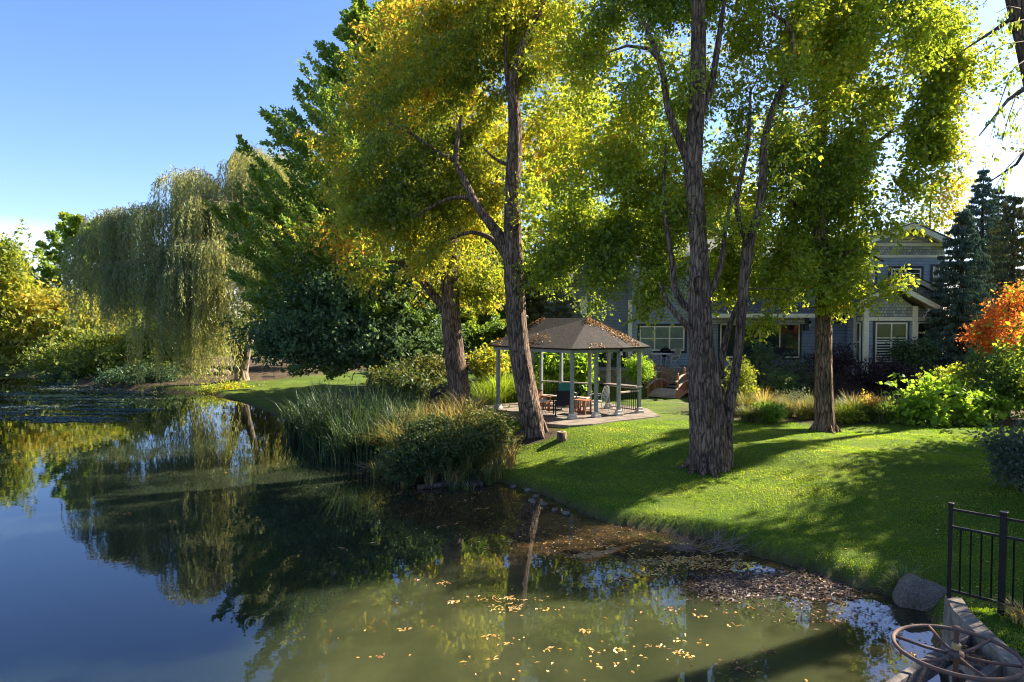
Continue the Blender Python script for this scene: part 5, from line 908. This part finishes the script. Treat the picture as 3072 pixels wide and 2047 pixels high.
# ------------------------------------------------------------ gazebo furniture
def hichair(label, c, rz, m, fr, w_=.56, h=.95, sh=.42):
    r = thing('armchair', label, 'chair', c, 'gazebo seats', rz); b = MB()
    b.add([(-w_/2, .2, sh-.05), (w_/2, .2, sh-.05), (w_/2, .34, h), (-w_/2, .34, h), (-w_/2, .27, sh-.05), (w_/2, .27, sh-.05), (w_/2, .4, h), (-w_/2, .4, h)], [(0, 3, 2, 1), (4, 5, 6, 7), (0, 1, 5, 4), (2, 3, 7, 6), (1, 2, 6, 5), (0, 4, 7, 3)]); b.build('backrest', m, r, bevel=.02, local=True)
    b = MB(); b.box((0, -.04, sh), (w_, .5, .09)); b.build('seat', m, r, bevel=.02, local=True)
    for x in (-w_/2-.03, w_/2+.03):
        for y in (-.26, .24): b = MB(); b.bar((x, y, 0), (x, y, .62 if y < 0 else sh+.15), .04, .04); b.build('leg', fr, r, local=True)
        b = MB(); b.bar((x, -.3, .635), (x, .28, .635), .06, .03); b.build('armrest', fr, r, local=True)
    return r
hichair('black high-backed armchair seen from behind on the gazebo slab', (1.89, 25.3, zpad), pi+.1, M['blackfab'], M['black'])
hichair('teal armchair facing the viewer behind the black armchair', (2.2, 27.0, zpad), .15, M['teal'], M['postgrey'], h=1.0)
def woodbox(name, label, cat, c, rz, w_, d_, h, back=0):
    r = thing(name, label, cat, c, None, rz); b = MB()
    for k in range(5): b.box((0, -d_/2+(k+.5)*d_/5, h-.015), (w_, d_/5-.015, .03))
    b.build('tabletop' if not back else 'seat', M['orangewood'], r, local=True)
    for sx_ in (-1, 1):
        for sy in (-1, 1): b = MB(); b.bar((sx_*(w_/2-.03), sy*(d_/2-.03), 0), (sx_*(w_/2-.03), sy*(d_/2-.03), h-.031), .05, .05); b.build('leg', M['orangewood'], r, local=True)
    b = MB()
    for k in range(4): b.bar((-w_/2+.1+k*(w_-.2)/3, -d_/2+.02, .1), (-w_/2+.1+k*(w_-.2)/3, -d_/2+.02, h-.05), .04, .02)
    b.bar((-w_/2+.05, -d_/2+.04, .1), (w_/2-.05, -d_/2+.04, .1), .02, .05); b.build('side_slats', M['orangewood'], r, local=True)
    if back:
        b = MB()
        for k in range(5): b.bar((-w_/2+.06+k*(w_-.12)/4, d_/2, h), (-w_/2+.06+k*(w_-.12)/4, d_/2+.12, back), .07, .02)
        b.bar((-w_/2, d_/2+.11, back-.03), (w_/2, d_/2+.11, back-.03), .03, .06); b.build('backrest', M['orangewood'], r, local=True)
        for sx_ in (-1, 1): b = MB(); b.bar((sx_*w_/2, -d_/2-.03, h+.2), (sx_*w_/2, d_/2+.1, h+.2), .09, .025); b.bar((sx_*w_/2, -d_/2, h), (sx_*w_/2, -d_/2, h+.186), .05, .03); b.build('armrest', M['orangewood'], r, local=True)
    return r
woodbox('side_table', 'orange slatted wooden side table right of the black armchair', 'table', (2.66, 25.75, zpad), -.6, .55, .5, .52)
woodbox('wooden_chair', 'orange wooden armchair behind the leaning trunk in the gazebo', 'chair', (1.12, 26.3, zpad), .5, .55, .5, .36, .78)
r = thing('metal_table', 'small round tile-topped table on thin curved metal legs', 'table', (1.06, 25.35, zpad)); c = r.location
b = MB(); b.lathe(c, [(.27, .5), (.29, .51), (.29, .53), (.27, .54)], 20); b.build('tabletop', M['white'], r)
for k in range(4): a = k*pi/2+.4; b = MB(); b.tube([(c[0]+.24*cos(a), c[1]+.24*sin(a), c[2]+.5), (c[0]+.08*cos(a), c[1]+.08*sin(a), c[2]+.27), (c[0]+.25*cos(a), c[1]+.25*sin(a), c[2])], .01, 6); b.build('leg', M['black'], r)
r = thing('garden_armchair', 'ornate grey metal armchair with scrolled back right of the gazebo centre', 'chair', (3.3, 26.0, zpad), None, -1.3); b = MB()
b.lathe((0, 0, .4), [(.2, 0), (.25, .02), (.25, .05), (.2, .07)], 16); b.build('seat', M['white'], r, local=True); b = MB()
for sx_ in (-.22, -.11, 0, .11, .22): b.tube([(sx_, .22, .42), (sx_*1.2, .3, .7), (sx_*.9, .33, .93)], .013, 6)
b.tube([(-.26, .22, .45), (-.3, .3, .75), (-.2, .34, .97), (0, .35, 1.0), (.2, .34, .97), (.3, .3, .75), (.26, .22, .45)], .018, 6); b.build('backrest', M['white'], r, local=True)
for sx_ in (-.25, .25):
    b = MB(); b.tube([(sx_, .25, .68), (sx_*1.1, 0, .7), (sx_*1.1, -.22, .66), (sx_, -.24, .58)], .016, 6); b.build('armrest', M['white'], r, local=True)
    b = MB(); b.tube([(sx_, -.22, .62), (sx_*1.15, -.28, .35), (sx_*1.05, -.18, .12), (sx_*1.2, -.3, 0)], .014, 6); b.build('leg', M['white'], r, local=True); b = MB(); b.tube([(sx_, .2, .42), (sx_*1.1, .26, .2), (sx_*1.2, .34, 0)], .014, 6); b.build('leg', M['white'], r, local=True)
c = (-.78, 26.95, 1.1); b = MB(); b.tube([(c[0], c[1], c[2]-.1), (c[0], c[1], c[2]+1.0), (c[0]+.03, c[1], c[2]+1.08), (c[0]+.1, c[1], c[2]+1.06), (c[0]+.1, c[1], c[2]+.98)], .012, 6); tag(b.build('shepherd_hook', M['black']), 'thin black hook pole stuck in the ground left of the gazebo', 'garden hook')
# ------------------------------------------------------------ arched bridge
bl = np.array([6.25, 31.4]); wdv = np.array([.80, -.60]); ln = np.array([.60, .80]); BW, BL = 1.45, 2.3; zb0 = 1.12
br = thing('arched_bridge', 'small arched wooden footbridge with red-brown railings crossing the planted stream', 'bridge', (*bl, zb0))
arc = lambda u: .26*4*u*(1-u)
b = MB()
for k in range(20):
    u = (k+.5)/20; p = bl+ln*BL*u; b.bar((*p-wdv*.02*1, zb0+arc(u)), (*(p+wdv*BW), zb0+arc(u)), BL/20-.012, .035)
b.build('deck', M['deck'], br)
for s_ in (0.0, 1.0):
    o0 = bl+wdv*BW*s_; P = lambda u, h: (*(o0+ln*BL*u), zb0+arc(u)+h)
    b = MB(); us = np.linspace(-.03, 1.03, 13)
    b.tube([P(u, -.07) for u in us], .06, 4); b.build('stringer', M['redwood'] if s_ else M['deck'], br)
    for k in range(4):
        u = .02+.32*k; b = MB(); b.bar(P(u, -.15), P(u, .98), .09, .09); o = b.build('post', M['redwood'], br, bevel=.006); b = MB(); b.lathe(P(u, .98), [(.06, 0), (.06, .02), (.03, .035), (.045, .06), (.055, .1), (.035, .14), (.005, .16)], 10); b.build('finial', M['redwood'], o, True)
    for h in (.82, .46):
        b = MB(); us2 = np.linspace(-.06, 1.06, 15)
        for i in range(14): b.bar(P(us2[i], h), P(us2[i+1], h), .09, .04)
        b.build('handrail', M['deck'], br)
    n = 19; b = MB()
    for k in range(1, n):
        u = k/n
        if min(abs(u-(.02+.32*j)) for j in range(4)) > .02: b.bar(P(u, -.02), P(u, .44), .022, .022)
    b.build('balusters', M['redwood'], br)
b = MB(); p0 = onz(1478, 916, 1.1); p1 = onz(1600, 929, 1.1); b.bar((p0[0], p0[1], .85), (p1[0]+.6, p1[1]-.5, .85), .3, .5); b.bar((p1[0]+.6, p1[1]-.5, .849), (p1[0]+1.6, p1[1]+1.5, .849), .28, .5); tag(b.build('retaining_wall', M['concold'], bevel=.03), 'low mossy concrete wall at the foot of the arched bridge', 'retaining wall')
for i, (x, y, lb) in enumerate([(1552, 888, 'nearest grey stepping stone behind the bridge'), (1562, 876, 'middle grey stepping stone on the slope behind the bridge'), (1565, 866, 'farthest grey stepping stone below the patio')]):
    c = grd(x, y); b = MB(); b.lathe((c[0], c[1], c[2]-.02), [(.42, 0), (.44, .05), (.4, .07)], 14); tag(b.build('stepping_stone', M['conc']), lb, 'stepping stone', 'stepping stones behind the bridge')
# ------------------------------------------------------------ stump, twigs, logs
c = grd(1291, 1010); r = thing('tree_stump', 'short hollow cut stump on the lawn in front of the gazebo', 'stump', c); b = MB()
b.lathe((c[0], c[1], c[2]-.05), [(.19, 0), (.16, .12), (.15, .3), (.07, .3), (.065, .12)], 18); b.build('bark', M['bark'], r, True); b = MB()
n = 18; b.add([(c[0]+q*cos(2*pi*k/n), c[1]+q*sin(2*pi*k/n), c[2]+.254) for q in (.145, .07) for k in range(n)], [(k, (k+1) % n, n+(k+1) % n, n+k) for k in range(n)]); b.build('cut_face', M['cutwood'], r)
def twigs(name, label, c, n, rad, h, m='twig', flat=.5, cat='dead branches', th=.007):
    W = Wood()
    for k in range(n):
        a = R.uniform(0, 2*pi); L = R.uniform(.4, 1)*rad; p = np.array(c)+np.array([R.normal()*rad*.4, R.normal()*rad*.2, .0]); d = np.array([cos(a), sin(a)*.7, R.uniform(0, flat)]); q = p+d*L; m1 = (p+q)/2+R.normal(size=3)*.08*rad; 
        W.tube([p, m1, q], [th*1.4, th, th*.4], 5, nodes=False)
        for j in range(3): s_ = p+(q-p)*R.uniform(.3, .9); W.tube([s_, s_+(d+R.normal(size=3)*.7)*L*.3], [th*.7, th*.3], 4, nodes=False)
    o = W.build(name, M[m], None); return tag(o, label, cat)
twigs('twig_pile', 'tangle of bare pinkish dead twigs caught where the lawn meets the water', onz(1620, 1262, .06), 46, .7, .5, th=.006)
twigs('twig_pile', 'dead sticks lying in the shadow under the near bank bush', onz(930, 1100, .03), 26, .6, .2, 'bark_pale')
twigs('twig_pile', 'bleached broken reed stalks at the foot of the reeds', onz(870, 1070, .03), 30, .6, .3, 'twig')
c0 = onz(960, 1120, .05); c1 = onz(1110, 1112, .06); b = MB(); b.tube([c0, (c0+c1)/2+[0, .1, .03], c1], [.07, .09, .1], 10); tag(b.build('floating_log', M['bark_far'], smooth=True), 'dark waterlogged log along the near bank bush', 'log')
# ------------------------------------------------------------ dam wall, fence, valve wheel
b = MB(); zc = .95; pts = [onz(x, y, zc)[:2] for x, y in ((2171, 1369), (2192, 1403), (2246, 1457), (2300, 1506), (2353, 1550))]; pts.append(pts[-1]+(pts[-1]-pts[-2])*2.5)
for i in range(len(pts)-1): 
    a_, b_ = pts[i], pts[i+1]; d = (b_-a_)/np.linalg.norm(b_-a_); nrm = np.array([-d[1], d[0]]); nrm = nrm if nrm[0] > 0 else -nrm; wd_ = .2
    b.add([(*a_, zc), (*b_, zc), (*(b_+nrm*wd_), zc), (*(a_+nrm*wd_), zc), (*(a_-[.08, 0]), -.6), (*(b_-[.08, 0]), -.6), (*(b_+nrm*.3), -.6), (*(a_+nrm*.3), -.6)], [(0, 1, 2, 3), (0, 4, 5, 1), (2, 6, 7, 3), (0, 3, 7, 4), (1, 5, 6, 2)])
tag(b.build('dam_wall', M['conc']), 'rough curved concrete lip of the dam in the bottom right corner', 'concrete wall')
p1 = onz(2181, 1372, .95); p2 = onz(2301, 1403, .95); fz = .95; dv = (p2-p1)[:2]; Lf = np.linalg.norm(dv); dv /= Lf
fe = thing('metal_fence', 'black metal picket fence ending at the dam in the bottom right corner', 'fence', (p1[0], p1[1], fz)); hF = 1.27
def fpost(s_, w_): 
    p = p1[:2]+dv*s_; b = MB(); an = math.atan2(dv[1], dv[0]); b.box((p[0], p[1], fz-.2+(hF+.2)/2), (w_, w_, hF+.2), an); b.box((p[0], p[1], fz+hF+.02), (w_+.015, w_+.015, .035), an); return b.build('post', M['black'], fe, bevel=.004)
fpost(0, .05); fpost(Lf, .075); fpost(Lf*3.3, .06)
for h in (1.22, .98, .1):
    b = MB(); b.bar((*(p1[:2]+dv*.026), fz+h), (*(p1[:2]+dv*Lf*3.3), fz+h), .03, .032); b.build('rail', M['black'], fe)
n = 17
for k in range(1, n):
    s_ = Lf/5*k
    if k % 5 == 0: continue
    p = p1[:2]+dv*s_; b = MB(); b.bar((*p, fz+.117), (*p, fz+.963), .016, .016, up=(0, 1, 0)); b.build('picket', M['black'], fe)
zw = 1.15; wc = onz(2197, 1495, zw); wh = thing('valve_wheel', 'large rusty six-spoked sluice wheel lying flat above the water by the dam', 'valve wheel', wc); RW = .6
b = MB(); n = 56; m2 = 10; V_ = []; 
for i in range(n):
    a = 2*pi*i/n
    for j in range(m2): q = 2*pi*j/m2; V_.append((wc[0]+(RW+.022*cos(q))*cos(a), wc[1]+(RW+.022*cos(q))*sin(a), wc[2]+.022*sin(q)))
b.add(V_, [(i*m2+j, ((i+1) % n)*m2+j, ((i+1) % n)*m2+(j+1) % m2, i*m2+(j+1) % m2) for i in range(n) for j in range(m2)]); b.build('rim', M['rust'], wh, True)
for k in range(6):
    a = k*pi/3+.42; b = MB(); b.tube([(wc[0]+.05*cos(a), wc[1]+.05*sin(a), zw-.05), (wc[0]+.3*cos(a), wc[1]+.3*sin(a), zw-.04), (wc[0]+(RW-.01)*cos(a), wc[1]+(RW-.01)*sin(a), zw)], .018, 8); b.build('spoke', M['rust'], wh, True)
b = MB(); b.lathe((wc[0], wc[1], zw-.1), [(.075, 0), (.085, .03), (.075, .09), (.05, .1)], 14); b.build('hub', M['rust'], wh, True)
b = MB(); b.lathe((wc[0], wc[1], zw-.9), [(.028, 0), (.028, 1.12), (.038, 1.13), (.038, 1.17)], 12); b.build('stem', M['rust'], wh, True)
b = MB(); b.lathe((wc[0], wc[1], zw+.02), [(.05, 0), (.052, .05), (.03, .07)], 6); b.build('nut', M['brass'], wh)
sg = thing('sluice_frame', 'weathered plank frame holding the sluice wheel over the water', 'sluice gate', (wc[0], wc[1], 0)); zs_ = .78
A_ = onz(2075, 1572, zs_); B_ = onz(2192, 1495, zs_); b = MB(); dd = (B_-A_)[:2]; dd /= np.linalg.norm(dd); nn = np.array([dd[1], -dd[0]])
b.bar((*(A_[:2]-dd*.4), zs_), (*(B_[:2]+dd*.6), zs_), .09, .22); b.build('beam', M['oldwood'], sg, bevel=.01)
b = MB(); b.bar((*(A_[:2]-dd*.4+nn*.5), zs_), (*(B_[:2]+dd*.75+nn*.5), zs_), .09, .22); b.build('beam', M['oldwood'], sg, bevel=.01)
b = MB(); b.bar((*(B_[:2]-dd*.05+nn*.05), zs_-.02), (*(B_[:2]-dd*.05+nn*.45), zs_-.02), .3, .05); b.build('cross_plank', M['oldwood'], sg)
for s_ in (.12, .42):
    q = B_[:2]+dd*(-.25)+nn*s_*1.3; b = MB(); b.bar((*q, -.5), (*q, zs_-.12), .1, .1); b.build('post', M['oldwood'], sg)
b = MB(); q = B_[:2]+nn*.62-dd*.05; b.box((q[0], q[1], .15), (.14, .14, 1.4), .6); b.build('upright', M['oldwood'], sg, bevel=.01)
lv = Leaves(); n = 160; q = B_[:2]+R.normal(size=(n, 2))*[.16, .12]+nn*.22; lv.put(np.column_stack([q, np.full(n, zs_+.02)+R.uniform(0, .03, n)]), R.normal(size=(n, 3))*[1, 1, .2], np.array([0, 0, 1.])+R.normal(size=(n, 3))*.3, R.uniform(.04, .07, n), R.uniform(.02, .04, n), np.clip(R.normal(.2, .15, n), 0, 1))
tag(link('fallen_leaves', lv.mesh('fallen_leaves'), M['litter']), 'brown dry leaves gathered on the sluice planks', 'leaves', kind='stuff')
# ------------------------------------------------------------ leaves on the water, pond weed, leaves on the lawn
def scatter(name, label, blobs, m, cat, l=(.05, .1), asp=.6, z=.008, tint=(.65, .22), xs=1.0, land=False, dens=1.0, clus=0):
    lv = Leaves()
    for (x, y, sx_, sy, n, ti) in blobs:
        n = max(1, int(n*dens))
        px_ = x+R.normal(size=n)*sx_; py_ = y+R.normal(size=n)*sy
        if clus: m0 = max(1, n//clus); cx0 = x+R.normal(size=m0)*sx_; cy0 = y+R.normal(size=m0)*sy; q_ = (m0*R.uniform(size=n)**1.7).astype(int); loose = R.uniform(size=n) < .3; px_ = np.where(loose, px_, cx0[q_]+R.normal(size=n)*9); py_ = np.where(loose, py_, cy0[q_]+R.normal(size=n)*1.6)
        py_ = py_; py_ = np.maximum(py_, 870); a_ = (px_*K-512)/F; bb = (py_*K-341)/F
        dz = -sin(PITCH)-bb*cos(PITCH); t_ = (z-CZ)/dz; P = np.stack([a_*t_, (cos(PITCH)-bb*sin(PITCH))*t_, np.full(n, z)], 1); d = sdist(P[:, 0], P[:, 1]); P = P[(d > 0) == land]; 
        if land: P[:, 2] = gz(P[:, 0], P[:, 1])+.03
        n = len(P); dirs = R.normal(size=(n, 3))*[xs, 1, .0]; dirs[:, 2] = .02
        lv.put(P, dirs, np.array([0, 0, 1.])+R.normal(size=(n, 3))*.12, R.uniform(l[0], l[1], n)*np.clip(np.exp(R.normal(size=n)*.3), .5, 1.6), R.uniform(l[0], l[1], n)*asp, np.clip(ti-.1+R.normal(size=n)*tint[1]*1.3, 0, 1), .12)
    o = link(name, lv.mesh(name), M[m]); return tag(o, label, cat, kind='stuff')
bl_ = [(1560, 1290, 50, 9, 800, .75), (1650, 1298, 50, 9, 500, .7), (1500, 1320, 45, 6, 160, .75), (1800, 1330, 60, 14, 120, .3), (1340, 1240, 120, 22, 320, .5), (1150, 1190, 150, 30, 220, .5), (1400, 1270, 120, 22, 260, .6), (1100, 1135, 90, 10, 120, .4),
       (1130, 1376, 60, 5, 120, .8), (1180, 1402, 45, 5, 90, .85), (1010, 1335, 14, 6, 26, .8), (1300, 1440, 200, 70, 110, .8), (1200, 1500, 220, 50, 70, .75), (1380, 1520, 120, 40, 90, .8), (1620, 1400, 60, 10, 50, .6), (1700, 1535, 60, 14, 110, .35), (1560, 1480, 50, 20, 40, .8), (870, 1280, 120, 60, 60, .4), (780, 1170, 150, 60, 40, .4), (560, 1080, 180, 50, 40, .5), (1950, 1430, 60, 25, 90, .4), (2120, 1490, 40, 18, 50, .35), (1850, 1380, 70, 20, 120, .4), (700, 1400, 160, 80, 25, .5)]
scatter('floating_leaves', 'yellow and tan leaves floating on the pond', bl_, 'litter', 'leaves', (.035, .085), dens=.6, clus=9)
scatter('sunken_debris', 'dark leaf debris and twigs just under the surface of the brown shallows', [(1400, 1225, 120, 22, 700, .3), (1200, 1160, 120, 18, 500, .3), (1550, 1330, 120, 25, 500, .4), (1000, 1130, 90, 12, 250, .2), (1900, 1400, 80, 25, 400, .4)], 'litter_dark', 'leaves', (.03, .12), z=.004, asp=.3)
scatter('leaf_mat', 'sodden brown leaf mat on the water below the twig pile', [(1700, 1345, 45, 14, 1300, .4), (1790, 1335, 60, 13, 900, .6), (1880, 1360, 50, 13, 500, .6), (1640, 1350, 30, 12, 250, .3)], 'litter_dark', 'leaves', (.06, .11), z=.006)
wb = []
for k in range(70):
    x = R.uniform(-10, 330); y = 880+R.uniform(0, 1)**1.2*(95-max(0, x-150)*.15); wb.append((x, y, R.uniform(12, 40), R.uniform(.4, 1.6), 90, R.uniform(.1, .6)))
wb += [(130, 910, 60, 1.6, 700, 1.0), (230, 917, 70, 1.3, 500, .95), (110, 962, 70, 2.5, 300, .3), (190, 967, 60, 2, 300, .3), (330, 900, 50, 3, 250, .3), (60, 935, 50, 3, 400, .3)]
scatter('pond_weed', 'streaks of grey-green weed and yellow duckweed on the far left water', wb, 'weed', 'pond weed', (.06, .2), z=.01, xs=3.0, tint=(.4, .12))
scatter('lawn_leaves', 'scattered fallen leaves on the lawn', [(1630, 1095, 60, 10, 260, .2), (1400, 1080, 160, 50, 160, .5), (1800, 1100, 200, 60, 200, .5), (1300, 1150, 60, 20, 90, .5), (1650, 1100, 90, 16, 160, .3), (1800, 1200, 250, 80, 90, .6), (1500, 1060, 200, 50, 120, .6), (2050, 1250, 160, 80, 130, .85), (1250, 1040, 40, 20, 60, .4), (2250, 1430, 60, 30, 80, .6)], 'litter', 'leaves', (.03, .06), land=True)
